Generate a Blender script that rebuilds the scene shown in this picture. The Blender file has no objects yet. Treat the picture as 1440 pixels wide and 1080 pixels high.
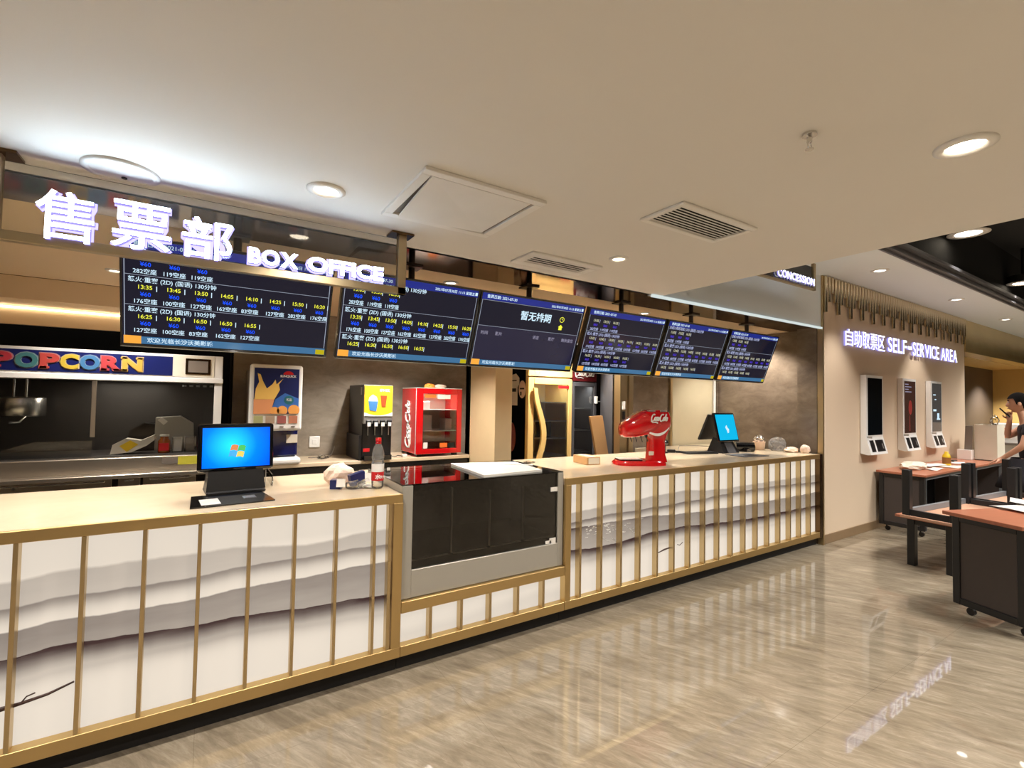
import bpy, bmesh, math, random
from mathutils import Vector, Matrix, Euler
random.seed(7)
C = bpy.context.scene.collection
PI = math.pi
R = math.radians

# ------------------------------------------------------------ camera, world, exposure
def setup_camera():
    cd = bpy.data.cameras.new('camera'); cam = bpy.data.objects.new('camera', cd); C.objects.link(cam)
    cd.sensor_fit = 'HORIZONTAL'; cd.sensor_width = 36.0
    cd.lens = 671.0857 / 1440 * 36
    cd.clip_start = 0.05; cd.clip_end = 100
    yaw, pitch, roll = 0.567963726, 0.0319485745, 0.0174880219
    w = Vector((math.sin(yaw) * math.cos(pitch), math.cos(yaw) * math.cos(pitch), math.sin(pitch)))
    r0 = Vector((math.cos(yaw), -math.sin(yaw), 0)); u0 = r0.cross(w)
    r = r0 * math.cos(roll) + u0 * math.sin(roll); u = u0 * math.cos(roll) - r0 * math.sin(roll)
    m = Matrix((r, u, -w)).transposed().to_4x4(); m.translation = (0, 0, 1.6)
    cam.matrix_world = m
    bpy.context.scene.camera = cam
setup_camera()
sc = bpy.context.scene
sc.view_settings.view_transform = 'Standard'; sc.view_settings.look = 'None'
sc.view_settings.gamma = 1.0; sc.view_settings.use_curve_mapping = False
sc.view_settings.exposure = 0.0
sc.cycles.caustics_reflective = False; sc.cycles.caustics_refractive = False
wd = bpy.data.worlds.new('world'); sc.world = wd; wd.use_nodes = True
wd.node_tree.nodes['Background'].inputs[0].default_value = (1.0, 0.95, 0.88, 1)
wd.node_tree.nodes['Background'].inputs[1].default_value = 0.5

def light(kind, name, loc, energy, col, size=.1, rot=(0, 0, 0), spot=None, parent=None, sx=None):
    ld = bpy.data.lights.new(name, kind); ld.energy = energy; ld.color = col
    if kind == 'AREA':
        ld.size = size
        if sx: ld.shape = 'RECTANGLE'; ld.size_y = sx
    else: ld.shadow_soft_size = size
    if kind == 'SPOT': ld.spot_size = R(spot or 110); ld.spot_blend = .6
    o = bpy.data.objects.new(name, ld); C.objects.link(o); o.rotation_euler = rot
    if parent is not None: o.parent = parent; o.location = Vector(loc) - parent.location
    else: o.location = loc
    return o
WARM = (1.0, .935, .86)

# ------------------------------------------------------------ materials
def lin(r, g, b):
    f = lambda c: (c / 255 / 12.92) if c / 255 <= .04045 else ((c / 255 + .055) / 1.055) ** 2.4
    return (f(r), f(g), f(b))
class NT:
    def __init__(s, mt): s.t = mt.node_tree; s.n = s.t.nodes; s.l = s.t.links
    def new(s, ty, **kw):
        n = s.n.new(ty)
        for k, v in kw.items(): setattr(n, k, v)
        return n
    def put(s, sock, v):
        if v is None: return
        if isinstance(v, bpy.types.NodeSocket): s.l.new(v, sock)
        else:
            try: sock.default_value = v
            except Exception: sock.default_value = tuple(v) + (1,)
    def math(s, op, a, b=None, clamp=False):
        n = s.new('ShaderNodeMath', operation=op); n.use_clamp = clamp
        s.put(n.inputs[0], a); s.put(n.inputs[1], b); return n.outputs[0]
    def mix(s, f, a, b):
        n = s.new('ShaderNodeMix', data_type='RGBA'); s.put(n.inputs[0], f); s.put(n.inputs[6], a); s.put(n.inputs[7], b); return n.outputs[2]
    def noise(s, vec, scale, detail=3, rough=.5, dist=0):
        n = s.new('ShaderNodeTexNoise'); s.put(n.inputs['Vector'], vec); s.put(n.inputs['Scale'], scale)
        s.put(n.inputs['Detail'], detail); s.put(n.inputs['Roughness'], rough); s.put(n.inputs['Distortion'], dist); return n.outputs[0]
    def mapping(s, vec, rot=(0, 0, 0), scale=(1, 1, 1)):
        n = s.new('ShaderNodeMapping'); s.put(n.inputs[0], vec); n.inputs['Rotation'].default_value = rot; n.inputs['Scale'].default_value = scale; return n.outputs[0]
    def ramp(s, f, stops):
        n = s.new('ShaderNodeValToRGB'); s.put(n.inputs[0], f); e = n.color_ramp.elements
        while len(e) < len(stops): e.new(.5)
        for q, (p, c) in zip(e, stops): q.position = p; q.color = tuple(c) + (1,)
        return n.outputs[0]
    def pos(s): return s.new('ShaderNodeNewGeometry').outputs['Position']
    def obj(s): return s.new('ShaderNodeTexCoord').outputs['Object']
def M(name, col, rough=.5, metal=0, emit=None, es=0, coat=0, spec=None, var=.06, vs=6, stretch=(1, 1, 1), bump=0):
    mt = bpy.data.materials.new(name); mt.use_nodes = True; t = NT(mt); b = t.n['Principled BSDF']
    c = Vector(col)
    nz = t.noise(t.mapping(t.obj(), scale=stretch), vs, 3)
    t.put(b.inputs['Base Color'], t.mix(nz, tuple(c * (1 - var)) + (1,), tuple(min(1, x * (1 + var)) for x in c) + (1,)))
    b.inputs['Roughness'].default_value = rough; b.inputs['Metallic'].default_value = metal
    if spec is not None: b.inputs['Specular IOR Level'].default_value = spec
    if coat: b.inputs['Coat Weight'].default_value = coat; b.inputs['Coat Roughness'].default_value = .05
    if emit is not None: b.inputs['Emission Color'].default_value = tuple(emit) + (1,); b.inputs['Emission Strength'].default_value = es
    if bump:
        bn = t.new('ShaderNodeBump'); bn.inputs['Strength'].default_value = bump; bn.inputs['Distance'].default_value = .01
        t.l.new(nz, bn.inputs['Height']); t.l.new(bn.outputs[0], b.inputs['Normal'])
    return mt
def E(name, col, s):  # a light-emitting surface
    mt = bpy.data.materials.new(name); mt.use_nodes = True; t = NT(mt); t.n.remove(t.n['Principled BSDF'])
    e = t.new('ShaderNodeEmission'); e.inputs[0].default_value = tuple(col) + (1,); e.inputs[1].default_value = s
    t.l.new(e.outputs[0], t.n['Material Output'].inputs[0]); return mt
def GLASS(name, tint=(1, 1, 1), refl=1.0, rough=.01, ior=1.45, haze=0):
    mt = bpy.data.materials.new(name); mt.use_nodes = True; t = NT(mt); t.n.remove(t.n['Principled BSDF'])
    tr = t.new('ShaderNodeBsdfTransparent'); tr.inputs[0].default_value = tuple(tint) + (1,)
    gl = t.new('ShaderNodeBsdfGlossy'); gl.inputs['Roughness'].default_value = rough
    fr = t.new('ShaderNodeFresnel'); fr.inputs[0].default_value = ior
    mx = t.new('ShaderNodeMixShader'); t.l.new(t.math('MULTIPLY', fr.outputs[0], refl, True), mx.inputs[0])
    t.l.new(tr.outputs[0], mx.inputs[1]); t.l.new(gl.outputs[0], mx.inputs[2]); out = mx.outputs[0]
    if haze:
        df = t.new('ShaderNodeBsdfDiffuse'); df.inputs[0].default_value = (.85, .84, .82, 1); m2 = t.new('ShaderNodeMixShader'); m2.inputs[0].default_value = haze
        t.l.new(out, m2.inputs[1]); t.l.new(df.outputs[0], m2.inputs[2]); out = m2.outputs[0]
    t.l.new(out, t.n['Material Output'].inputs[0]); return mt

def floor_mat():
    mt = bpy.data.materials.new('polished_stone_floor'); mt.use_nodes = True; t = NT(mt); b = t.n['Principled BSDF']
    p = t.pos()
    q = t.mapping(p, rot=(0, 0, R(-114)))
    v1 = t.noise(t.mapping(q, scale=(1.0, 4.2, 1)), 1.6, 10, .72, 1.1)
    v2 = t.noise(t.mapping(t.mapping(p, rot=(0, 0, R(-120))), scale=(1.5, 8, 1)), 2.6, 10, .74, .9)
    v3 = t.noise(p, .8, 3)
    c1 = t.ramp(v1, [(.32, lin(100, 88, 73)), (.5, lin(142, 129, 110)), (.68, lin(176, 163, 143))])
    c2 = t.ramp(v2, [(.34, lin(102, 90, 75)), (.52, lin(146, 133, 113)), (.68, lin(188, 176, 157))])
    c = t.mix(.5, c1, c2)
    c = t.mix(t.math('MULTIPLY', v3, .3), c, lin(142, 128, 107) + (1,))
    br = t.new('ShaderNodeTexBrick'); t.l.new(p, br.inputs['Vector']); br.offset = 0
    for k, v in (('Scale', 1.0), ('Mortar Size', .0012), ('Brick Width', 1.2), ('Row Height', 1.2)): br.inputs[k].default_value = v
    c = t.mix(t.math('MULTIPLY', br.outputs['Fac'], .45), c, lin(96, 84, 68) + (1,))
    t.l.new(c, b.inputs['Base Color']); b.inputs['Roughness'].default_value = .03
    b.inputs['Specular IOR Level'].default_value = .8
    return mt
def stone_mat(name, d, m, l, rough, bscale=1.0):
    mt = bpy.data.materials.new(name); mt.use_nodes = True; t = NT(mt); b = t.n['Principled BSDF']
    p = t.pos()
    v = t.noise(t.mapping(p, rot=(.3, .75, .6), scale=(1.3, 1.3, 2.6)), 2.6 * bscale, 9, .68, .5)
    f = t.noise(t.mapping(p, rot=(.2, .7, .3), scale=(2, 2, 7)), 7, 7, .7, .4)
    c = t.ramp(v, [(.25, d), (.5, m), (.75, l)])
    c = t.mix(t.math('MULTIPLY', f, .5), c, m + (1,))
    t.l.new(c, b.inputs['Base Color']); b.inputs['Roughness'].default_value = rough
    return mt
def brushed(name, col, rough=.28, axis=(1, 40, 40)):
    mt = bpy.data.materials.new(name); mt.use_nodes = True; t = NT(mt); b = t.n['Principled BSDF']
    nz = t.noise(t.mapping(t.obj(), scale=axis), 30, 3)
    c = Vector(col)
    t.l.new(t.mix(nz, tuple(c * .985) + (1,), tuple(min(1, x * 1.015) for x in c) + (1,)), b.inputs['Base Color'])
    b.inputs['Metallic'].default_value = 1
    t.l.new(t.math('ADD', t.math('MULTIPLY', nz, .04), rough - .02), b.inputs['Roughness'])
    return mt

m = {}
m['floor'] = floor_mat()
m['ceiling'] = M('ceiling_paint', lin(230, 227, 222), .75, var=.015, vs=2)
m['ceiling_white'] = M('white_ceiling_paint', lin(236, 243, 248), .7, var=.01, vs=2)
m['tan_paint'] = M('tan_ceiling_paint', lin(224, 200, 166), .6, var=.02)
m['wall'] = M('beige_wall_paint', lin(214, 192, 166), .62, var=.015, vs=2)
m['skirting'] = M('brown_skirting', lin(132, 108, 80), .35)
m['stone'] = stone_mat('brown_grey_stone_tile', lin(88, 77, 66), lin(118, 104, 89), lin(146, 131, 114), .22)
m['stone_back'] = stone_mat('grey_brown_stone_tile', lin(104, 96, 86), lin(142, 132, 119), lin(172, 161, 147), .3)
m['counter_top'] = stone_mat('cream_stone_countertop', lin(206, 186, 156), lin(216, 197, 168), lin(224, 207, 180), .16, .5)
m['bronze'] = brushed('brushed_bronze', lin(214, 184, 128), .42)
m['bronze_v'] = brushed('brushed_bronze_upright', lin(208, 184, 140), .38, (40, 40, 1))
m['bronze_dark'] = brushed('dark_bronze', lin(104, 80, 54), .25, (40, 40, 1))
m['mirror_bronze'] = M('bronze_mirror_panel', lin(92, 70, 48), .08, 1, var=.1, vs=1.5)
m['valance'] = M('gold_mirror_valance', lin(214, 188, 130), .24, .7, var=.25, vs=2.2, stretch=(1, 1, 1), bump=.35)
m['frame_tan'] = brushed('champagne_metal', lin(190, 172, 138), .38)
m['steel'] = brushed('brushed_steel', lin(186, 176, 162), .38)
m['steel_dark'] = brushed('dark_steel', lin(78, 72, 68), .3)
m['steel_dull'] = M('satin_steel_panel', lin(182, 178, 168), .4, .35, var=.03)
m['chrome'] = M('satin_chrome', lin(222, 219, 214), .26, 1, var=.03)
m['black'] = M('black_plastic', lin(22, 22, 24), .32)
m['black_gloss'] = M('glossy_black', lin(14, 14, 16), .08, coat=.5)
m['black_metal'] = M('black_powder_coat', lin(24, 24, 26), .38)
m['black_matte'] = M('black_board', lin(20, 17, 15), .7)
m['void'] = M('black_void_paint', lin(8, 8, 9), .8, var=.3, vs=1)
m['white'] = M('white_plastic', lin(236, 234, 230), .35)
m['offwhite'] = M('offwhite_card', lin(222, 214, 196), .6)
m['paper'] = M('white_paper', lin(238, 234, 226), .7)
m['grey'] = M('grey_paint', lin(112, 112, 118), .5)
m['grey_mid'] = M('grey_plastic', lin(120, 110, 100), .5)
m['slate'] = M('slate_grey_panel', lin(74, 73, 76), .5)
m['table_panel'] = M('dark_brown_panel', lin(64, 56, 54), .5)
m['post_grey'] = M('grey_steel_post', lin(112, 116, 120), .4)
m['wood_top'] = M('red_brown_wood', lin(176, 108, 80), .34, var=.14, vs=4, stretch=(1, 14, 1), coat=.2)
m['wood_light'] = M('pinkish_wood_underside', lin(196, 150, 122), .5, var=.1, vs=4, stretch=(1, 12, 1))
m['card'] = M('brown_cardboard', lin(190, 148, 98), .7)
m['red'] = M('glossy_red', lin(205, 18, 24), .16, coat=.8)
m['red_label'] = M('red_print', lin(206, 28, 34), .4)
m['white_print'] = M('white_print', lin(246, 244, 240), .45)
m['yellow'] = M('yellow_print', lin(240, 200, 40), .45)
m['navy'] = M('navy_print', lin(26, 36, 92), .35)
m['blue_body'] = M('dark_blue_plastic', lin(20, 24, 74), .2, coat=.4)
m['silver'] = M('silver_trim', lin(196, 196, 196), .3, .8)
m['gold_wall'] = M('gold_yellow_wall', lin(222, 184, 112), .45, var=.05, vs=1)
m['dark_wall'] = M('dark_taupe_wall', lin(92, 80, 70), .5)
m['beige_col'] = M('beige_column_cladding', lin(206, 184, 144), .5)
m['door_beige'] = M('beige_panel', lin(198, 186, 156), .4)
m['cream'] = M('cream_enamel', lin(226, 188, 118), .35)
m['skin'] = M('skin', lin(206, 156, 128), .5, var=.04)
m['hair'] = M('black_hair', lin(16, 13, 12), .9, spec=.1)
m['cloth'] = M('dark_navy_cloth', lin(26, 25, 34), .8)
m['bag'] = M('frosted_plastic_bag', lin(232, 206, 186), .35)
m['clear'] = GLASS('clear_glass', (.96, .97, .96))
m['clear_plastic'] = GLASS('clear_plastic', (.93, .93, .92), 1.6)
m['bottle_plastic'] = GLASS('hazy_clear_plastic', (.96, .96, .95), 1.3, .05, 1.4, .14)
m['case_dark'] = M('dark_grey_lining', lin(88, 82, 76), .6)
m['lining'] = M('grey_steel_lining', lin(74, 70, 67), .38, .3, var=.1, vs=2)
m['smoke'] = GLASS('smoked_glass', (.35, .33, .31), 1.3)
m['case_glass'] = GLASS('dark_display_glass', (.66, .65, .64), 1.3)
m['sign_glass'] = GLASS('sign_glass', (.86, .87, .86), 1.4)
m['sign_white'] = E('lit_white_letter_face', (.68, .87, 1), 27.0)
m['halo'] = E('violet_glow_backing', (.40, .36, 1.0), 2.2)
m['halo_wall'] = E('pale_blue_glow_backing', (.46, .42, 1.0), .8)
m['tube_metal'] = brushed('polished_champagne_tube', lin(224, 208, 176), .2, (40, 40, 1))
m['sign_face'] = E('lit_white_wall_letter_face', (.95, .98, 1), 2.4)
m['sign_violet'] = E('lit_violet_letter_edge', (.42, .36, 1.0), 1.0)
m['lamp'] = E('warm_lamp', (1, .86, .66), 14)
m['lamp_white'] = E('neutral_lamp', (1, .95, .86), 9)
m['strip'] = E('white_led_strip', (.9, 1, .96), .75)
m['trim_white'] = M('white_enamel_trim', lin(238, 236, 232), .4)

# ------------------------------------------------------------ mesh helpers
class MB:
    def __init__(s): s.v = []; s.f = []; s.mi = []; s.sm = []
    def add(s, vs, fs, mi=0, sm=False, X=None):
        k = len(s.v)
        s.v += [tuple(X @ Vector(v)) if X is not None else tuple(v) for v in vs]
        for f in fs: s.f.append([i + k for i in f]); s.mi.append(mi); s.sm.append(sm)
        return s
    def box(s, x0, y0, z0, x1, y1, z1, bev=0, mi=0, X=None, seg=1):
        bm = bmesh.new(); bmesh.ops.create_cube(bm, size=1)
        for v in bm.verts: v.co = ((x0 + x1) / 2 + v.co.x * (x1 - x0), (y0 + y1) / 2 + v.co.y * (y1 - y0), (z0 + z1) / 2 + v.co.z * (z1 - z0))
        if bev: bmesh.ops.bevel(bm, geom=bm.edges[:], offset=min(bev, .45 * min(abs(x1 - x0), abs(y1 - y0), abs(z1 - z0))), segments=seg, profile=.5, affect='EDGES')
        return s.bm(bm, mi, X)
    def bm(s, bm, mi=0, X=None, sm=False):
        bm.verts.index_update()
        s.add([v.co[:] for v in bm.verts], [[v.index for v in f.verts] for f in bm.faces], mi, sm, X); bm.free(); return s
    def cyl(s, p0, p1, r, r1=None, seg=20, mi=0, cap=True, sm=True, X=None):
        p0 = Vector(p0); p1 = Vector(p1); r1 = r if r1 is None else r1
        d = (p1 - p0).normalized(); a = d.orthogonal().normalized(); b = d.cross(a)
        vs = []; fs = []
        for i in range(seg):
            t = 2 * PI * i / seg; q = a * math.cos(t) + b * math.sin(t); vs += [p0 + q * r, p1 + q * r1]
        for i in range(seg): j = (i + 1) % seg; fs.append([2 * i, 2 * j, 2 * j + 1, 2 * i + 1])
        s.add(vs, fs, mi, sm, X)
        if cap: s.add(vs, [[2 * i for i in range(seg)][::-1], [2 * i + 1 for i in range(seg)]], mi, False, X)
        return s
    def tube(s, pts, r, seg=8, mi=0, X=None):
        pts = [Vector(p) for p in pts]; vs = []; fs = []; n = len(pts); rs = r if isinstance(r, (list, tuple)) else [r] * n
        up = Vector((.13, .21, .97))
        for i, p in enumerate(pts):
            d = (pts[min(i + 1, n - 1)] - pts[max(i - 1, 0)]).normalized()
            a = d.cross(up)
            if a.length < .01: a = d.orthogonal()
            a.normalize(); b = d.cross(a); up = -b
            for k in range(seg): t = 2 * PI * k / seg; vs.append(p + (a * math.cos(t) + b * math.sin(t)) * rs[i])
        for i in range(n - 1):
            for k in range(seg): j = (k + 1) % seg; fs.append([i * seg + k, i * seg + j, (i + 1) * seg + j, (i + 1) * seg + k])
        s.add(vs, fs, mi, True, X); s.add(vs, [list(range(seg))[::-1], [(n - 1) * seg + k for k in range(seg)]], mi, False, X)
        return s
    def lathe(s, prof, c=(0, 0, 0), seg=24, mi=0, X=None, sm=True):
        vs = []; fs = []; n = len(prof)
        for i in range(seg):
            t = 2 * PI * i / seg
            for r, z in prof: vs.append((c[0] + r * math.cos(t), c[1] + r * math.sin(t), c[2] + z))
        for i in range(seg):
            j = (i + 1) % seg
            for k in range(n - 1): fs.append([i * n + k, j * n + k, j * n + k + 1, i * n + k + 1])
        return s.add(vs, fs, mi, sm, X)
    def prism(s, poly, y0, y1, mi=0, X=None, plane='xz'):   # outline swept between two depths
        n = len(poly)
        mk = {'xz': lambda a, b, y: (a, y, b), 'xy': lambda a, b, y: (a, b, y), 'yz': lambda a, b, y: (y, a, b)}[plane]
        vs = [mk(a, b, y0) for a, b in poly] + [mk(a, b, y1) for a, b in poly]
        fs = [list(range(n))[::-1], list(range(n, 2 * n))] + [[i, (i + 1) % n, n + (i + 1) % n, n + i] for i in range(n)]
        bm = bmesh.new(); bv = [bm.verts.new(v) for v in vs]
        for f in fs: bm.faces.new([bv[i] for i in f])
        bmesh.ops.recalc_face_normals(bm, faces=bm.faces)
        big = [f for f in bm.faces if len(f.verts) > 4]
        bmesh.ops.triangulate(bm, faces=big)
        return s.bm(bm, mi, X)
    def ball(s, c, r, seg=16, mi=0, X=None):
        rx, ry, rz = r if isinstance(r, (tuple, list)) else (r, r, r)
        bm = bmesh.new(); bmesh.ops.create_uvsphere(bm, u_segments=seg, v_segments=max(6, seg // 2), radius=1)
        for v in bm.verts: v.co = (c[0] + v.co.x * rx, c[1] + v.co.y * ry, c[2] + v.co.z * rz)
        return s.bm(bm, mi, X, True)
    def quad(s, a, b, c, d, mi=0): return s.add([a, b, c, d], [[0, 1, 2, 3]], mi)
    def text(s, st, x, z, size=None, h=None, w=None, y=0, depth=.002, bold=0, shear=0, mi=0, side=None, align='L', X=None, sp=1.0):
        vs, fs, W, H, x0, y0 = TXT(st, bold, shear, sp)
        if size is not None: sx = sz = size; ox, oz = 0, 0
        else:
            sz = h / H; sx = (w / W) if w else sz; ox, oz = -x0 * sx, -y0 * sz
        if size is not None and w: sx = min(sx, w / W)
        if align == 'C': ox -= (W / 2 + (x0 if size is not None else 0)) * sx
        if align == 'R': ox -= (W + (x0 if size is not None else 0)) * sx
        n = len(vs)
        P = [(x + ox + a * sx, y - depth / 2 + (b_ * depth), z + oz + c * sz) for a, c, b_ in [(v[0], v[1], 1 if v[2] < 0 else 0) for v in vs]]
        Q = []
        for f in fs:
            zs = {vs[i][2] > 0 for i in f}
            Q.append(len(zs) == 2)
        k = len(s.v); s.v += [tuple(X @ Vector(p)) if X is not None else p for p in P]
        for f, sd in zip(fs, Q):
            s.f.append([i + k for i in f]); s.mi.append(side if (sd and side is not None) else mi); s.sm.append(False)
        return s
    def build(s, name, mats, parent=None, loc=None, local=False):
        me = bpy.data.meshes.new(name)
        o = bpy.data.objects.new(name, me); C.objects.link(o)
        off = Vector((0, 0, 0))
        if parent is not None:
            o.parent = parent
            if not local: off = ORG[parent.name]
            ORG[o.name] = off if not local else Vector((0, 0, 0))
        elif loc is not None: o.location = loc; off = Vector(loc); ORG[o.name] = off
        else: ORG[o.name] = off
        me.from_pydata([tuple(Vector(v) - off) for v in s.v], [], s.f)
        for mt in (mats if isinstance(mats, (list, tuple)) else [mats]): me.materials.append(mt)
        me.polygons.foreach_set('material_index', s.mi); me.polygons.foreach_set('use_smooth', s.sm)
        me.validate(); me.update(); return o
ORG = {}
_tx = {}
def TXT(st, bold=0, shear=0, sp=1.0):
    k = (st, bold, shear, sp)
    if k in _tx: return _tx[k]
    cu = bpy.data.curves.new('lettering', 'FONT'); cu.body = st; cu.size = 1; cu.extrude = .5; cu.offset = bold; cu.shear = shear; cu.space_character = sp; cu.resolution_u = 3
    o = bpy.data.objects.new('lettering', cu); C.objects.link(o)
    dg = bpy.context.evaluated_depsgraph_get()
    me = bpy.data.meshes.new_from_object(o.evaluated_get(dg))
    vs = [tuple(v.co) for v in me.vertices]; fs = [list(p.vertices) for p in me.polygons]
    bpy.data.objects.remove(o); bpy.data.curves.remove(cu); bpy.data.meshes.remove(me)
    xs = [v[0] for v in vs]; ys = [v[1] for v in vs]
    _tx[k] = (vs, fs, max(xs) - min(xs), max(ys) - min(ys), min(xs), min(ys)); return _tx[k]
def tag(o, label, cat, group=None, kind=None):
    o['label'] = label; o['category'] = cat
    if group: o['group'] = group
    if kind: o['kind'] = kind
    return o
def thing(name, label, cat, loc=(0, 0, 0), rotz=0, group=None):
    o = bpy.data.objects.new(name, None); C.objects.link(o); o.empty_display_size = .05
    o.location = loc; o.rotation_euler = (0, 0, rotz); ORG[o.name] = Vector(loc)
    return tag(o, label, cat, group)
def struct(name, mb, mat, label=None, cat=None):
    o = mb.build(name, mat); o['kind'] = 'structure'
    o['label'] = label or name; o['category'] = cat or 'room part'
    return o
def copy_tree(o, parent=None):
    c = o.copy(); C.objects.link(c)
    if parent is not None: c.parent = parent
    for ch in list(o.children): copy_tree(ch, c)
    return c
# ------------------------------------------------------------ room shell
ZC = 2.5      # near ceiling
struct('floor', MB().box(-6, -5, -.1, 21, 8, 0), m['floor'], 'polished tan stone floor with dark streaks', 'floor')
struct('ceiling', MB().box(-6, -5, ZC, 3.23, 2.73, ZC + .12), m['ceiling'], 'low painted ceiling over the lobby in front of the counter', 'ceiling')
struct('ceiling_high', MB().box(3.23, 1.95, 3.1, 21, 2.75, 3.2), m['ceiling_white'], 'higher white ceiling strip over the self service wall', 'ceiling')
b = MB().box(3.23, 1.93, 3.1, 21, 1.95, 3.235, 0).box(3.23, 1.90, 3.13, 21, 1.93, 3.15).box(3.23, 1.88, 3.2, 21, 1.93, 3.235)
struct('trim_1', b, m['grey'], 'grey stepped edge of the higher ceiling', 'trim')
struct('ceiling_void', MB().box(3.23, -5, 3.9, 21, 6, 4.0).box(3.2, -5, 2.62, 3.23, 2.73, 3.95).box(3.23, 1.97, 3.24, 21, 2.02, 3.9), m['void'], 'black open ceiling void above the lobby', 'ceiling')
# fascia over the counter and its lower lip
struct('wall_front', MB().box(3.1, 2.72, 2.49, 5.97, 2.76, 3.12).box(-6, 2.73, ZC, 3.23, 2.76, 3.1), m['ceiling_white'], 'white fascia above the right half of the counter', 'wall')
struct('trim_2', MB().box(3.1, 2.70, 2.475, 5.96, 2.725, 2.495), m['strip'], 'white lit strip along the bottom of the fascia', 'trim')
struct('ceiling_soffit', MB().box(-6, 2.73, 2.5, 6.1, 3.15, 2.56), m['mirror_bronze'], 'glossy bronze mirrored soffit above the counter edge', 'ceiling')
struct('ceiling_counter', MB().box(-6, 3.15, 2.5, 6.1, 5.22, 2.56), m['tan_paint'], 'tan ceiling above the staff side of the counter', 'ceiling')
b = MB().box(-6, 5.2, 2.32, .5, 5.23, 2.5).box(-6, 5.23, 2.32, .5, 5.62, 2.36).box(-6, 5.62, 2.16, .5, 5.66, 2.36)
struct('trim_3', b, m['tan_paint'], 'stepped tan bulkhead above the popcorn machine', 'trim')
struct('trim_4', MB().box(-6, 5.198, 2.496, .5, 5.206, 2.503), m['bronze_dark'], 'thin dark line at the bulkhead top', 'trim')
# back wall (dark behind the popcorn machine, stone elsewhere)
struct('wall_back', MB().box(.22, 5.6, 0, 2.9, 5.7, 2.6), m['stone_back'], 'grey brown stone tiled wall behind the back counter', 'wall')
struct('wall_back_left', MB().box(-6, 6.05, 0, .22, 6.15, 2.6).box(.2, 5.7, 0, .24, 6.1, 2.6), m['void'], 'dark wall behind the popcorn machine', 'wall')
struct('wall_back_upper', MB().box(.5, 5.2, 2.5, 6.2, 5.75, 2.56).box(-6, 5.66, 2.5, .5, 6.1, 2.56), m['tan_paint'], 'tan ceiling in front of the back wall', 'ceiling')
struct('wall_column', MB().box(2.628, 4.45, 0, 2.845, 5.03, 2.5, .004), m['beige_col'], 'beige clad square column at the end of the back counter', 'column')
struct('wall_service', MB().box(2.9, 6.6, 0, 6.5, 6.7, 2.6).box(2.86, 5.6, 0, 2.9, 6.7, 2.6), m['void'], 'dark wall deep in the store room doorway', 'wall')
# partition with service doorway, stone and beige door behind the right counter
struct('wall_partition', MB().box(4.37, 4.15, 0, 5.08, 4.25, 2.5).box(6.085, 4.13, 0, 6.1, 4.25, 2.5), m['stone'], 'brown stone wall panel behind the drinks tower', 'wall')
struct('wall_side', MB().box(6.1, 2.98, 0, 6.18, 4.3, 2.5).box(5.968, 2.765, 0, 5.984, 2.985, 2.5).box(5.984, 2.981, 0, 6.1, 2.985, 2.5), m['stone'], 'brown stone side wall at the right end of the counter', 'wall')
struct('trim_5', MB().box(5.08, 4.12, 0, 5.115, 4.2, 2.5), m['bronze_v'], 'gold strip left of the beige door', 'trim')
d = MB().box(5.115, 4.16, 0, 6.085, 4.2, 2.5, 0).box(5.13, 4.15, .05, 6.0, 4.162, 2.3, .003)
struct('door_1', d, m['door_beige'], 'beige flush door behind the right till', 'door')
struct('trim_6', MB().box(4.30, 4.10, 0, 4.37, 4.26, 2.5).box(4.17, 4.12, 0, 4.29, 4.22, 2.5), m['frame_tan'], 'champagne door frame beside the grey door', 'trim')
Xd2 = Matrix(((1, 0, 0, 0), (0, 0, 1, 0), (0, 1, 0, 0), (0, 0, 0, 1)))
struct('door_2', MB().prism([(4.19, 4.27), (4.63, 4.955), (4.665, 4.93), (4.225, 4.25)], 0, 2.5, X=Xd2), m['slate'], 'dark grey door standing open into the store room', 'door')
# self service wall
YW = 2.72
b = MB().box(5.985, YW, .1, 10.95, 2.98, 3.1).box(5.985, YW + .005, 0, 10.95, 2.98, .1)
struct('wall_right', b, m['wall'], 'beige painted wall of the self service area', 'wall')
struct('baseboard_right', MB().box(5.985, YW - .012, 0, 10.95, YW + .005, .105, .002), m['skirting'], 'brown skirting along the self service wall', 'baseboard')
struct('trim_7', MB().box(5.965, YW - .022, 0, 5.99, YW + .04, 3.1, .002), m['bronze_v'], 'narrow bronze corner trim at the left end of the self service wall', 'trim')
struct('trim_8', MB().box(10.95, 2.70, 2.55, 21, 2.98, 3.1), m['valance'], 'gold mirrored valance right of the self service wall', 'trim')
struct('wall_corridor', MB().box(10.95, 2.98, 0, 11.0, 6, 3.1).box(10.95, 3.9, 0, 18.0, 4.0, 3.0), m['dark_wall'], 'dark taupe wall inside the corridor opening', 'wall')
struct('ceiling_corridor', MB().box(10.95, 2.98, 2.62, 21, 4.2, 2.7), m['gold_wall'], 'corridor soffit', 'ceiling')
struct('wall_gold', MB().box(18.0, 2.6, 0, 18.1, 4.0, 3.0).box(18.0, 2.6, 0, 21, 2.7, 3.0), m['gold_wall'], 'gold lit wall at the corridor end', 'wall')
struct('wall_far_right', MB().box(21, -5, 0, 21.1, 6, 4), m['dark_wall'], 'far wall of the lobby', 'wall')

struct('wall_rear', MB().box(-6, -5.1, 0, 21, -5, 4), m['dark_wall'], 'taupe wall on the far side of the lobby', 'wall')
struct('wall_left', MB().box(-6.1, -5, 0, -6, 6.1, 4), m['wall'], 'beige wall beyond the left end of the counter', 'wall')
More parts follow.
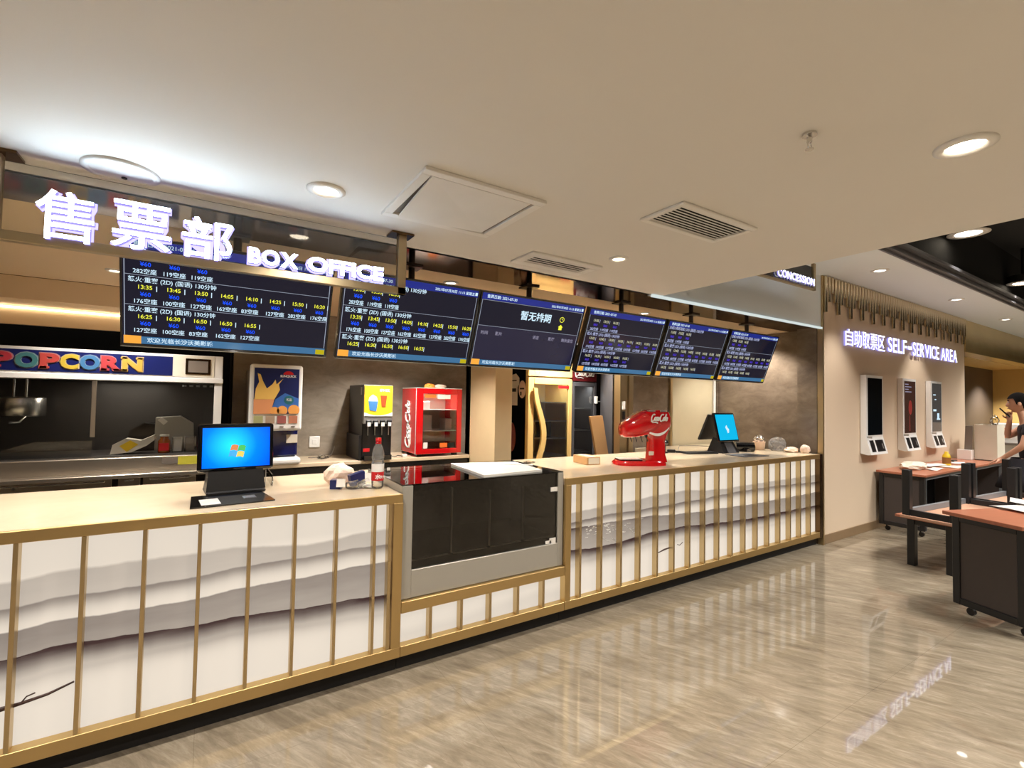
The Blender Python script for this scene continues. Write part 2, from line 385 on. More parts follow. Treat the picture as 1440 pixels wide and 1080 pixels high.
# ------------------------------------------------------------ counter
def curve(t, xsock, pts, x0, x1):
    n = t.new('ShaderNodeFloatCurve'); cm = n.mapping; c = cm.curves[0]
    P = [((x - x0) / (x1 - x0), z) for x, z in pts]
    while len(c.points) < len(P): c.points.new(.5, .5)
    for p, q in zip(c.points, P): p.location = q; p.handle_type = 'AUTO'
    cm.update()
    t.l.new(t.math('DIVIDE', t.math('SUBTRACT', xsock, x0), x1 - x0, True), n.inputs['Value'])
    return n.outputs[0]
def ink_mat(name, ridges, x0, x1, strength=.74):
    mt = bpy.data.materials.new(name); mt.use_nodes = True; t = NT(mt); bs = t.n['Principled BSDF']
    p = t.pos(); sx = t.new('ShaderNodeSeparateXYZ'); t.l.new(p, sx.inputs[0]); X, Z = sx.outputs[0], sx.outputs[2]
    wob = t.math('MULTIPLY', t.math('SUBTRACT', t.noise(t.mapping(p, scale=(1, 1, .0)), 3.0, 5, .55), .5), .05)
    soft = t.noise(t.mapping(p, scale=(1, 1, 6)), 3, 4)
    tot = None
    hs = [t.math('ADD', curve(t, X, r_[0], x0, x1), wob) for r_ in ridges]
    for k, (pts, amp, fade, edge) in enumerate(ridges):
        d = t.math('SUBTRACT', hs[k], Z)
        up = t.math('DIVIDE', d, edge, True)
        e_ = t.math('DIVIDE', t.math('MAXIMUM', d, 0.0), fade)
        fall = t.math('EXPONENT', t.math('MULTIPLY', t.math('MULTIPLY', e_, e_) if fade < .25 else e_, -1.0))
        v = t.math('MULTIPLY', t.math('MULTIPLY', up, fall), amp)
        if fade > .25: v = t.math('MULTIPLY', v, t.math('DIVIDE', t.math('ADD', t.math('SUBTRACT', Z, hs[k + 1]), .006), .006, True))
        tot = v if tot is None else t.math('ADD', tot, v)
    tot = t.math('MULTIPLY', tot, t.math('ADD', t.math('MULTIPLY', soft, .3), .85), True)
    col = t.mix(tot, lin(250, 238, 222) + (1,), lin(60, 36, 40) + (1,))
    t.l.new(t.mix(.8, col, (0.02, .02, .02, 1)), bs.inputs['Base Color']); t.l.new(col, bs.inputs['Emission Color'])
    bs.inputs['Emission Strength'].default_value = strength; bs.inputs['Roughness'].default_value = .12
    return mt
XL0 = -2.0
ridges_left = [
    ([(-2, .82), (-.7, .83), (0, .85), (.5, .815), (.95, .84), (1.2, .8)], .42, .5, .014),
    ([(-2, .70), (-.7, .72), (0, .735), (.5, .745), (.95, .75), (1.2, .75)], .72, .05, .006),
    ([(-2, .60), (-.7, .625), (0, .63), (.5, .64), (.95, .65), (1.2, .65)], .70, .6, .006),
    ([(-2, .52), (-.7, .515), (-.4, .52), (.06, .50), (.5, .475), (.95, .455), (1.2, .44)], 1.0, .085, .004),
    ([(-2, .40), (-.7, .42), (0, .43), (.95, .36), (1.2, .36)], .14, .05, .02)]
ridges_mid = [([(.9, .26), (1.3, .24), (1.8, .27), (2.3, .25)], .10, .2, .05)]
ridges_right = [
    ([(2.2, .775), (2.7, .79), (3.1, .81), (3.6, .82), (4.05, .795), (4.6, .80), (5.1, .80), (6, .80)], .46, .4, .012),
    ([(2.2, .70), (2.7, .715), (3.4, .717), (3.8, .724), (4.25, .742), (4.85, .745), (6, .71)], .8, .05, .006),
    ([(2.2, .665), (2.7, .652), (3.0, .655), (3.6, .618), (4.05, .614), (4.64, .60), (5.2, .60), (6, .60)], .70, .5, .006),
    ([(2.2, .515), (2.7, .478), (3.0, .505), (3.45, .508), (4.05, .482), (4.64, .46), (5.2, .457), (6, .446)], 1.0, .08, .005),
    ([(2.2, .40), (3.0, .42), (4.5, .37), (6, .35)], .12, .05, .02)]
m['ink_left'] = ink_mat('backlit_ink_landscape', ridges_left, -2, 1.2)
m['ink_mid'] = ink_mat('backlit_pale_pink_glass', ridges_mid, .9, 2.3)
m['ink_right'] = ink_mat('backlit_ink_landscape_dark', ridges_right, 2.2, 6)
m['branch'] = M('brown_ink', lin(70, 46, 40), .5)
ZT = 1.035
def fin(mb_parent, x, z0, z1, w=.016):
    MB().box(x - w / 2, 2.702, z0, x + w / 2, 2.752, z1, .0015).build('divider_fin', m['bronze_v'], mb_parent)
# left counter
t = thing('service_counter', 'left cream topped counter with backlit pale ink landscape front under the box office sign', 'counter', (-.4, 3.2, 0))
MB().box(-1.6, 2.722, .985, .984, 3.70, ZT, .003).build('countertop', m['counter_top'], t)
MB().box(-1.6, 2.70, .985, .984, 2.722, ZT, .002).build('top_rail', m['bronze'], t)
MB().box(-1.6, 2.70, .098, .986, 2.80, .157, .002).build('bottom_rail', m['bronze'], t)
MB().box(-1.6, 2.752, .157, .94, 2.765, .985).build('backlit_panel', m['ink_left'], t)
MB().box(-1.6, 2.80, .157, .97, 3.66, .985).box(-1.6, 3.66, .02, .97, 3.68, .985).build('carcass', m['black_matte'], t)
MB().box(-1.6, 2.765, 0, .986, 3.6, .098).build('plinth', m['black_matte'], t)
for k in range(-4, 8): fin(t, -.629 + .2075 * k, .157, .985)
fin(t, .912, .157, .985, .02)
br = MB().tube([(-.78, 2.748, .30), (-.68, 2.748, .315), (-.6, 2.748, .322), (-.52, 2.748, .335), (-.44, 2.748, .362)], [.006, .011, .007, .006, .004], 6)
br.tube([(-.6, 2.748, .325), (-.585, 2.748, .345), (-.56, 2.748, .352)], .003, 5)
br.build('painted_branch', m['branch'], t)
# display case built into the counter
MB().box(.93, 2.698, .157, .986, 2.76, .985, .002).build('corner_post', m['bronze'], t)
t = thing('display_case', 'built in dark glass display case between the two lit counters', 'display case', (1.6, 3.1, 0))
b = MB().box(.988, 2.698, .345, 2.199, 2.76, .41, .002)
MB().box(1.0, 3.46, .99, 2.199, 3.74, ZT, .003).box(1.02, 3.46, .1, 2.199, 3.7, .99).build('rear_worktop', m['counter_top'], t)
b.build('bronze_rail', m['bronze'], t)
b = MB().box(.99, 2.728, .412, 1.055, 2.76, 1.075, .002).box(2.15, 2.728, .412, 2.198, 2.76, 1.075, .002).box(1.055, 2.728, .412, 2.15, 2.76, .575, .002)
b.box(.99, 2.76, .98, 1.02, 3.45, 1.075).box(2.17, 2.76, .98, 2.198, 3.45, 1.075).box(.99, 3.42, .412, 2.198, 3.45, 1.075).box(1.0, 2.8, .412, 1.02, 3.42, .98).box(2.17, 2.8, .412, 2.19, 3.42, .98)
b.build('steel_body', m['steel_dull'], t)
MB().box(1.05, 2.74, .57, 2.155, 2.748, 1.078).build('front_glass', m['case_glass'], t)
MB().box(.988, 2.73, 1.075, 2.199, 3.455, 1.083, .002).build('top_glass', m['case_glass'], t)
MB().box(1.02, 3.38, .5, 2.17, 3.42, 1.07).box(1.02, 2.76, .5, 2.17, 3.4, .56).box(1.02, 2.76, .5, 1.03, 3.4, 1.07).box(2.16, 2.76, .5, 2.17, 3.4, 1.07).build('dark_interior', m['case_dark'], t)
for x in (1.34, 1.62, 1.89):
    MB().box(x - .0025, 2.78, .62, x + .0025, 2.80, .99 if x > 1.5 else 1.03).build('partition_edge', m['steel'], t)
MB().box(1.07, 2.775, .612, 1.32, 2.80, .616).box(1.35, 2.775, .612, 1.6, 2.80, .616).box(1.63, 2.775, .612, 1.87, 2.80, .616).box(1.9, 2.775, .612, 2.14, 2.80, .616).build('shelf_edge', m['steel'], t)
MB().box(1.03, 2.80, .60, 2.15, 3.38, .612).build('glass_shelf', m['smoke'], t)
MB().box(.988, 2.752, .157, 2.199, 2.765, .345).build('backlit_strip', m['ink_mid'], t)
MB().box(.988, 2.70, .098, 2.199, 2.80, .157, .002).build('bottom_rail', m['bronze'], t)
MB().box(.99, 2.765, 0, 2.199, 3.45, .098).box(.99, 2.80, .157, 2.19, 3.45, .345).build('plinth', m['black_matte'], t)
for x in (1.174, 1.381, 1.588, 1.803, 2.015): fin(t, x, .157, .345, .02)
MB().box(2.09, 2.735, .945, 2.15, 2.739, .975).build('torn_sticker', m['paper'], t)
MB().box(2.05, 2.735, .578, 2.10, 2.739, .60).box(2.085, 2.735, .575, 2.14, 2.739, .615).build('sticker_scrap', m['paper'], t)
# right counter
t = thing('service_counter', 'right cream topped counter with grey ink landscape front beside the display case', 'counter', (4.1, 3.2, 0))
MB().box(2.202, 2.722, .985, 5.94, 3.75, ZT, .003).box(4.40, 3.75, .985, 6.09, 4.10, ZT, .003).build('countertop', m['counter_top'], t)
MB().box(2.202, 2.70, .985, 5.94, 2.722, ZT, .002).build('top_rail', m['bronze'], t)
MB().box(2.202, 2.698, .157, 2.252, 2.76, .985, .002).build('corner_post', m['bronze'], t)
MB().box(2.202, 2.70, .098, 5.94, 2.80, .157, .002).build('bottom_rail', m['bronze'], t)
MB().box(2.25, 2.752, .157, 5.9, 2.765, .985).build('backlit_panel', m['ink_right'], t)
MB().box(2.203, 2.80, .157, 5.94, 3.7, .985).build('carcass', m['black_matte'], t)
MB().box(2.203, 2.765, 0, 5.94, 3.6, .098).build('plinth', m['black_matte'], t)
MB().box(5.885, 2.698, .098, 5.945, 2.80, ZT, .002).build('end_post', m['bronze_dark'], t)
for k in range(17): fin(t, 2.347 + .2083 * k, .157, .985, .02)
wb = MB()
for i in range(46):
    x = 2.42 + .62 * random.random(); z = .652 - .09 * random.random() - .02 * (x - 2.4); l = .01 + .03 * random.random()
    wb.box(x, 2.7495, z, x + l, 2.751, z + .003 + .004 * random.random())
for x, z0 in ((2.86, .60), (2.9, .57), (2.95, .54), (2.60, .55), (2.7, .53)):
    wb.tube([(x, 2.75, z0), (x + .05, 2.75, z0 - .03), (x + .09, 2.75, z0 - .045)], .002, 5)
wb.build('painted_white_strokes', m['white_print'], t)
br = MB().tube([(3.18, 2.748, .325), (3.26, 2.748, .333), (3.32, 2.748, .345), (3.38, 2.748, .35), (3.45, 2.748, .36)], [.003, .004, .007, .005, .003], 6)
br.tube([(3.49, 2.748, .362), (3.52, 2.748, .352), (3.56, 2.748, .372)], .003, 5)
br.build('painted_branch', m['branch'], t)

# ------------------------------------------------------------ signs
def sign_text(parent, st, x, z, h, w, y, depth, bold, name='letter', face='sign_white'):
    if parent.name != 'hanging_sign': face = 'sign_face'
    if parent.name == 'hanging_sign' or parent.name.startswith('wall'):
        g = .003 if parent.name.startswith('wall') else .007; wall = parent.name.startswith('wall'); w_ = w or h
        MB().text(st, x - g, z - g, h=h + 2 * g, w=w_ + 2 * g, y=y + (.018 if not wall else .012), depth=.004, bold=bold + (.004 if wall else .03)).build('letter_glow', m['halo_wall'] if wall else m['halo'], parent)
    b = MB().text(st, x, z, h=h, w=w, y=y, depth=depth, bold=bold, mi=0, side=1)
    return b.build(name, [m[face], m['sign_violet']], parent)
t = thing('hanging_sign', 'lit white box office sign in a glass and champagne metal frame', 'sign', (.1, 2.54, 2.5))
b = MB().box(-.70, 2.52, 2.165, .903, 2.56, 2.203, .002).box(-.715, 2.52, 2.165, -.677, 2.56, 2.5, .002).box(.858, 2.52, 2.165, .903, 2.56, 2.5, .002)
b.build('metal_frame', m['frame_tan'], t)
MB().box(-.76, 2.49, 2.488, -.63, 2.59, 2.499, .001).build('ceiling_plate', m['bronze_dark'], t)
MB().box(.81, 2.49, 2.488, .935, 2.59, 2.499, .001).build('ceiling_plate', m['bronze_dark'], t)
MB().box(-.677, 2.537, 2.203, .858, 2.543, 2.47).build('glass_pane', m['sign_glass'], t)
for st, x, z, h, w in (('售', -.575, 2.188, .193, .172), ('票', -.35, 2.196, .196, .196), ('部', -.112, 2.198, .18, .188)):
    sign_text(t, st, x, z, h, w, 2.515, .03, .004)
def latin(parent, st, x0, x1, z, h, y, depth, bold, gap=.006, name='letter'):
    W = [TXT(c, bold)[2] / TXT('E', bold)[3] * h for c in st]
    k = (x1 - x0 - gap * (len(st) - 1)) / sum(W); x = x0
    for c, w in zip(st, W):
        hh = h * (.22 if c in '-－' else 1); zz = z + (h * .4 if c in '-－' else 0)
        sign_text(parent, c, x, zz, hh, w * k, y, depth, bold, name); x += w * k + gap
latin(t, 'BOX', .143, .352, 2.212, .072, 2.515, .025, .03, .005)
latin(t, 'OFFICE', .396, .773, 2.215, .072, 2.515, .025, .03, .006)
t = thing('hanging_sign', 'lit white concession sign hanging from the higher white ceiling', 'sign', (5.0, 2.535, 3.1))
b = MB().box(3.7, 2.52, 2.812, 5.425, 2.55, 2.832, .002).box(5.385, 2.52, 2.812, 5.425, 2.55, 3.1, .002).box(3.68, 2.52, 2.812, 3.72, 2.55, 3.1, .002)
b.build('metal_frame', m['frame_tan'], t)
MB().box(3.72, 2.533, 2.832, 5.385, 2.537, 3.06).build('glass_pane', m['sign_glass'], t)
for i, c in enumerate('卖品部'): sign_text(t, c, 3.80 + .26 * i, 2.845, .2, .2, 2.515, .012, .006)
latin(t, 'CONCESSION', 4.66, 5.375, 2.852, .075, 2.515, .012, .02, .012)
t = thing('wall_sign', 'lit white self service area lettering on the beige wall', 'sign', (8.5, 2.7, 2.4))
for i, c in enumerate('自助取票区'): sign_text(t, c, 6.49 + .232 * i, 2.325, .205, .205, 2.69, .010, .0)
latin(t, 'SELF', 7.73, 8.36, 2.335, .195, 2.69, .010, .006, .03)
latin(t, '-', 8.40, 8.55, 2.335, .195, 2.69, .010, .006, .03)
latin(t, 'SERVICE', 8.58, 9.63, 2.335, .195, 2.69, .010, .006, .03)
latin(t, 'AREA', 9.72, 10.46, 2.335, .195, 2.69, .010, .006, .03)

# ------------------------------------------------------------ tubes on the wall
t = thing('tube_decoration', 'hanging row of gold metal tubes along the top of the self service wall', 'wall decoration', (8.4, 2.68, 3.1))
pat = [2.665, 2.80, 2.90, 2.80]
for k in range(62):
    x = 6.01 + .0795 * k; r = .021
    MB().cyl((x, 2.69, 3.095), (x, 2.69, pat[k % 4] + random.uniform(-.01, .01)), r, seg=12).build('tube', m['tube_metal'], t)
# ------------------------------------------------------------ ceiling fittings
def downlight(x, y, z, label, group, e, r=.075, name='downlight', on=None, spot=125, col=WARM, soft=.05):
    t = thing(name, label, 'ceiling light', (x, y, z), 0, group)
    MB().lathe([(r, 0), (r, -.006), (r * .72, -.012), (r * .62, -.003)], (x, y, z), 28).build('trim_ring', m['trim_white'], t)
    MB().lathe([(r * .62, -.003), (r * .3, -.004), (0.0001, -.004)], (x, y, z), 24).build('lamp_face', on or m['lamp'], t)
    light('SPOT', 'lamp_light', (x, y, z - .02), e, col, soft, (0, 0, 0), spot, t)
    return t
G = 'downlights in the lobby ceiling'
E1 = 112
downlight(.41, 2.18, ZC, 'round white downlight in the lobby ceiling above the box office letters', G, E1, .08)
downlight(2.16, 2.16, ZC, 'glowing downlight in the lobby ceiling between the two air vents', G, E1, .06)
downlight(2.17, .53, ZC, 'glowing downlight in the lobby ceiling at upper right beside the sprinkler', G, E1, .085)
for x, y in ((.41, .53), (-1.35, 2.17), (-1.35, .53), (.41, -1.1), (2.17, -1.1), (-1.35, -1.1), (2.17, -2.8), (.41, -2.8)):
    downlight(x, y, ZC, 'downlight in the lobby ceiling outside the view above the viewer', 'downlights outside the view', E1, .08)
G = 'downlights in the high white ceiling'
for x, y, l in ((6.24, 2.24, 'small downlight in the high white ceiling nearest the concession sign'), (8.76, 2.25, 'small downlight in the middle of the high white ceiling'), (11.36, 2.29, 'small downlight in the high white ceiling above the gold valance')):
    downlight(x, y, 3.1, l, G, 100, .085, on=m['lamp_white'], spot=80, col=(1, .95, .90))
G = 'downlights above the staff side'
for x, y, l in ((1.57, 3.37, 'warm downlight in the tan ceiling above the second menu screen'), (3.72, 3.35, 'warm downlight in the tan ceiling above the fourth menu screen'), (5.78, 3.44, 'warm downlight in the tan ceiling above the rightmost menu screen'), (-.6, 4.53, 'warm downlight in the tan ceiling left of the first menu screen'), (3.75, 4.6, 'warm downlight in the tan ceiling in front of the glass door coolers'), (1.57, 4.56, 'warm downlight in the tan ceiling above the back counter'), (-.6, 3.37, 'warm downlight in the tan ceiling behind the box office sign')):
    downlight(x, y, ZC, l, G, 130 if y < 3.6 else (110 if x < 0 else 250), .06)
for x, y, z, l in ((7.32, 1.77, 3.6, 'large lamp in the black ceiling void just past the low ceiling edge'), (9.84, 1.79, 3.4, 'lamp in the black ceiling void at the right edge of the view')):
    t = downlight(x, y, z, l, 'void lamps', 40, .19, 'void_lamp', spot=70)
    MB().cyl((x, y, z), (x, y, z + .1), .18, seg=28).cyl((x, y, z + .1), (x, y, 3.9), .03, seg=10).build('lamp_housing', m['void'], t)
for x, y in ((5.2, .2), (8, -.2), (11, .4), (14, .8), (5.2, -2.5), (9, -2.5)):
    downlight(x, y, 3.9, 'lamp in the black ceiling void outside the view', 'added void lamps outside the view', 1050, .12, 'void_lamp', spot=124, col=(1, .97, .92), soft=.45)  # strong extra lamps beyond the view, added to light the right side
t = thing('cove_lamp', 'warm light strip tucked into the tan bulkhead above the popcorn machine', 'strip light', (-2.7, 5.6, 2.3))
MB().cyl((-5.9, 5.603, 2.30), (.45, 5.603, 2.30), .007, seg=8).build('light_tube', E('warm_strip', (1, .80, .52), 9), t)
# light added inside the corridor to brighten the gold wall
downlight(16.8, 3.12, 2.62, 'added downlight in the corridor soffit washing the gold wall', 'added corridor lamps', 420, .08)
t = thing('ceiling_speaker', 'round white ceiling disc with a small black dot above the box office sign', 'ceiling speaker', (-.322, 2.475, ZC))
MB().lathe([(.128, 0), (.128, -.008), (.105, -.012), (.1, -.008)], (-.322, 2.475, ZC), 40).build('rim', m['trim_white'], t)
MB().lathe([(.1, -.008), (.0001, -.010)], (-.322, 2.475, ZC), 40).build('disc', m['white'], t)
MB().cyl((-.318, 2.52, ZC - .009), (-.318, 2.52, ZC - .014), .01, seg=12).build('dot', m['black'], t)
t = thing('ceiling_access_panel', 'square white ceiling panel slightly dropped open on one side', 'access panel', (.98, 2.0, ZC))
x0, x1, y0, y1 = .685, 1.268, 1.72, 2.28
b = MB()
for q in ((x0, y0, x1, y0 + .04), (x0, y1 - .045, x1, y1), (x0, y0 + .04, x0 + .04, y1 - .045), (x1 - .04, y0 + .04, x1, y1 - .045)): b.box(q[0], q[1], ZC - .016, q[2], q[3], ZC - .0005, .002)
b.build('frame', m['trim_white'], t)
MB().box(x0 + .04, y0 + .04, ZC - .004, x1 - .04, y1 - .045, ZC - .001).build('panel_gap_shade', m['grey_mid'], t)  # flat grey sheet paints the shade in the gap beside the loose panel
b = MB(); b.add([(x0 + .045, y0 + .042, ZC - .016), (x1 - .06, y0 + .042, ZC - .016), (x1 - .06, y1 - .05, ZC - .012), (x0 + .06, y1 - .075, ZC - .034), (x0 + .045, y0 + .042, ZC - .008), (x1 - .06, y0 + .042, ZC - .008), (x1 - .06, y1 - .05, ZC - .005), (x0 + .06, y1 - .075, ZC - .027)], [[0, 1, 2], [0, 2, 3], [4, 6, 5], [4, 7, 6], [0, 4, 5, 1], [1, 5, 6, 2], [2, 6, 7, 3], [3, 7, 4, 0]])
b.build('loose_panel', m['white'], t)
def vent(x0, y0, x1, y1, n, label, fr):
    t = thing('air_vent', label, 'air vent', ((x0 + x1) / 2, (y0 + y1) / 2, ZC), 0, 'ceiling air vents')
    b = MB()
    for q in ((x0, y0, x1, y0 + fr), (x0, y1 - fr, x1, y1), (x0, y0 + fr, x0 + fr, y1 - fr), (x1 - fr, y0 + fr, x1, y1 - fr)): b.box(q[0], q[1], ZC - .014, q[2], q[3], ZC - .0005, .003)
    b.build('frame', m['trim_white'], t)
    MB().box(x0 + fr, y0 + fr, ZC - .002, x1 - fr, y1 - fr, ZC - .0008).build('slat_gap_shade', m['void'], t)  # flat black sheet paints the shade between the slats
    d = (y1 - y0 - 2 * fr) / n
    for k in range(n):
        y = y0 + fr + d * (k + .5)
        MB().box(x0 + fr, y - d * .17, ZC - .0085, x1 - fr, y + d * .17, ZC - .0055, .001).build('slat', m['trim_white'], t)
vent(1.765, 1.365, 2.345, 1.625, 9, 'white slatted air vent in the middle of the lobby ceiling', .03)
vent(1.63, 2.345, 2.2, 2.6, 4, 'white slatted air vent near the ceiling edge above the menu screens', .06)
t = thing('sprinkler', 'small chrome sprinkler head hanging from the lobby ceiling', 'sprinkler', (1.66, .79, ZC))
MB().cyl((1.66, .79, ZC), (1.66, .79, ZC - .008), .022, seg=16).cyl((1.66, .79, ZC - .008), (1.66, .79, ZC - .03), .008, seg=10).build('fitting', m['chrome'], t)
MB().tube([(1.652, .79, ZC - .03), (1.648, .79, ZC - .04), (1.656, .79, ZC - .052)], .002, 6).tube([(1.668, .79, ZC - .03), (1.672, .79, ZC - .04), (1.664, .79, ZC - .052)], .002, 6).cyl((1.66, .79, ZC - .052), (1.66, .79, ZC - .055), .013, seg=12).build('deflector', m['chrome'], t)
# ------------------------------------------------------------ menu screens
m['scr_dark'] = M('screen_dark_navy', lin(8, 9, 16), .12, emit=lin(24, 27, 50), es=.6, spec=.3, var=.2, vs=3)
m['scr_bar'] = M('screen_blue_bar', lin(20, 50, 90), .1, emit=lin(62, 122, 168), es=.75, var=.15, vs=5)
m['scr_head'] = M('screen_header_blue', lin(10, 30, 150), .1, emit=lin(18, 46, 160), es=.5, var=.3, vs=4)
m['scr_panel'] = M('screen_violet_panel', lin(20, 22, 50), .1, emit=lin(32, 34, 70), es=.5, var=.3, vs=3)
m['scr_orange'] = E('screen_orange_badge', lin(255, 176, 70), 1.0)
m['scr_yellow'] = E('screen_yellow_text', lin(240, 240, 70), 1.1)
m['scr_blue'] = E('screen_blue_text', lin(30, 84, 255), 1.2)
m['scr_white'] = E('screen_white_text', lin(206, 232, 248), 1.1)
m['scr_mark'] = E('screen_mustard_mark', lin(200, 184, 30), .9)
m['scr_far_time'] = E('screen_pale_yellow_text', lin(226, 224, 190), .8)
m['scr_far_price'] = E('screen_violet_text', lin(84, 62, 214), .9)
m['scr_far'] = E('screen_lilac_text', lin(188, 196, 236), .85)
m['scr_line'] = E('screen_white_line', lin(190, 200, 220), .7)
m['scr_pale'] = E('screen_pale_text', lin(170, 165, 190), .7)
YB, YTp, ZB, ZTp = 3.2, 3.005, 1.848, 2.383
SW = .965
SH = math.hypot(YB - YTp, ZTp - ZB)
TILT = math.atan2(YB - YTp, ZTp - ZB)
def screen(x, w, label, pitch, scroll, kind):
    far = x > 2.5; WT, TM, PR = ((m['scr_far'], m['scr_far_time'], m['scr_far_price']) if far else (m['scr_white'], m['scr_yellow'], m['scr_blue']))
    t = thing('menu_screen', label, 'screen', (x, YB, ZB), 0, 'menu screens above the counter')
    X = Matrix.Translation((x, YB, ZB)) @ Matrix.Rotation(TILT, 4, 'X')   # local x across, z up the face, -y out of the face
    MB().box(0, .002, 0, w, .05, SH, .004, X=X).box(.1, .05, .08, w - .1, .085, SH - .1, .01, X=X).build('casing', m['black'], t)
    MB().box(0, -.004, 0, w, .002, .012, .001, X=X).box(0, -.004, SH - .01, w, .002, SH, .001, X=X).box(0, -.004, .012, .009, .002, SH - .01, .001, X=X).box(w - .009, -.004, .012, w, .002, SH - .01, .001, X=X).build('bezel', m['black_gloss'], t)
    MB().box(.009, -.001, .012, w - .009, .002, SH - .01, X=X).build('display', m['scr_dark'], t)
    MB().box(0, -.003, -.005, w, .03, 0, .001, X=X).build('bottom_trim', m['silver'], t)
    for k in (.5,):
        MB().cyl((x + w * k, YTp + .12, 2.30), (x + w * k, YTp + .12, 2.5), .022, seg=12).box(x + w * k - .06, YTp + .06, 2.488, x + w * k + .06, YTp + .18, 2.4995).build('ceiling_mount', m['steel_dark'], t)
    A, B = .012, w - .012; Wd = B - A
    V = lambda v: (SH - .012) - v * (SH - .026)      # v from top
    U = lambda u: A + u * Wd
    yo = -.0016
    def rect(u0, v0, u1, v1, mb, y=yo): return mb.box(U(u0), y - .0004, V(v1), U(u1), y, V(v0), X=X)
    def txt(mb, s, u, v, em, align='L', bold=.012, y=yo, w=None): return mb.text(s, U(u), V(v), size=em * SH, w=w, y=y - .0006, depth=.0006, bold=bold, align=align, X=X)
    rect(0, 0, 1, .085, MB()).build('header_bar', m['scr_head'], t)
    hd = MB(); txt(hd, '售票日期: 2021-07-30', .04, .06, .05); txt(hd, '2021年07月30日 11:13 星期五', .97, .065, .042, 'R')
    rect(.975, .025, .995, .065, hd, yo - .0008); hd.build('header_text', m['scr_white'], t)
    rect(.001, .925, .999, .998, MB(), yo - .002).build('footer_bar', m['scr_bar'], t)
    ft = MB(); txt(ft, '欢迎光临长沙沃美影城', .10, .978, .052, y=yo - .0026); ft.build('footer_text', m['scr_white'], t)
    rect(.002, .92, .075, .998, MB(), yo - .0028).build('footer_badge', m['scr_orange'], t)
    yb = MB(); rect(.945, .94, .998, .996, yb, yo - .0028); yb.build('footer_corner_mark', m['scr_mark'], t)
    lines = MB(); rect(.004, .09, .0075, .92, lines); rect(.992, .09, .9955, .92, lines)
    if kind == 'empty':
        rect(.004, .09, .995, .0945, lines); rect(.004, .44, .995, .4445, lines); lines.build('frame_lines', m['scr_line'], t)
        rect(.001, .447, .999, .92, MB(), yo + .0002).build('list_panel', m['scr_panel'], t)
        b = MB(); txt(b, '暂无排期', .37, .29, .13, bold=.02); b.build('message_text', m['scr_white'], t)
        b = MB()
        for s_, u in (('时间', .04), ('影片', .17), ('语言', .53), ('影厅', .69), ('剩余座位', .83)): txt(b, s_, u, .56, .055)
        b.build('column_titles', m['scr_pale'], t)
        b = MB(); cx, cz = U(.79), V(.23)
        ring = [(cx + .021 * math.cos(a * PI / 8), yo - .001, cz + .021 * math.sin(a * PI / 8)) for a in range(17)]
        b.tube(ring, .0022, 5, X=X); b.box(cx - .0015, yo - .002, cz, cx + .0015, yo, cz + .013, X=X).box(cx, yo - .002, cz - .0015, cx + .009, yo, cz + .0015, X=X)
        b.prism([(cx - .024, cz - .062), (cx, cz - .042), (cx + .024, cz - .062), (cx + .016, cz - .062), (cx + .016, cz - .085), (cx - .016, cz - .085), (cx - .016, cz - .062)], yo - .002, yo, X=X)
        b.build('clock_and_house_icons', m['scr_yellow'], t)
        return t
    rows = [('白蛇2:青蛇劫起 (2D) (国语) 130分钟', ['13:05', '13:55', '16:35'], ['282', '119', '119']),
            ('怒火·重案 (2D) (国语) 130分钟', ['13:35', '13:45', '13:50', '14:05', '14:10', '14:25', '15:50', '16:20'], ['176', '100', '127', '162', '83', '127', '282', '176']),
            ('怒火·重案 (2D) (国语) 130分钟', ['16:25', '16:30', '16:50', '16:50', '16:55'], ['127', '100', '83', '162', '127'])]
    ti, tm, pr, se = MB(), MB(), MB(), MB()
    ok = lambda v: .13 < v < .915
    for i, (nm, ts, ss) in enumerate(rows):
        v0 = scroll + i * pitch
        if .09 < v0 < .915: rect(.005, v0, .995, v0 + .004, lines)
        if ok(v0 + .24 * pitch): txt(ti, nm, .02, v0 + .22 * pitch, .18 * pitch)
        for k, (a, s_) in enumerate(zip(ts, ss)):
            u = .045 + .122 * k
            if ok(v0 + .47 * pitch):
                txt(tm, a, u + .012, v0 + .46 * pitch, .18 * pitch); rect(u + .092, v0 + .33 * pitch, u + .096, v0 + .51 * pitch, ti)
            if ok(v0 + .7 * pitch): txt(pr, '¥60', u + .025, v0 + .70 * pitch, .18 * pitch)
            if ok(v0 + .92 * pitch): txt(se, s_ + '空座', u - .005, v0 + .94 * pitch, .18 * pitch, w=.098 * Wd)
    lines.build('frame_lines', m['scr_line'], t); ti.build('film_titles', WT, t); tm.build('show_times', TM, t)
    pr.build('prices', PR, t)
    if se.v: se.build('free_seats', WT, t)
    return t
screen(-.39, 1.02, 'leftmost dark menu screen of film times, partly behind the box office sign', .285, .045, 'list')
screen(.683, .952, 'second menu screen from the left, its left corner under the sign post', .325, .06, 'list')
screen(1.648, .985, 'third menu screen with one short message and no film times', .3, .06, 'empty')
screen(2.685, .955, 'fourth menu screen from the left, above the two glass door coolers', .285, .055, 'list')
screen(3.682, .955, 'fifth menu screen from the left, above the beige door', .325, .06, 'list')
screen(4.685, .92, 'rightmost menu screen, next to the stone side wall', .325, .06, 'list')

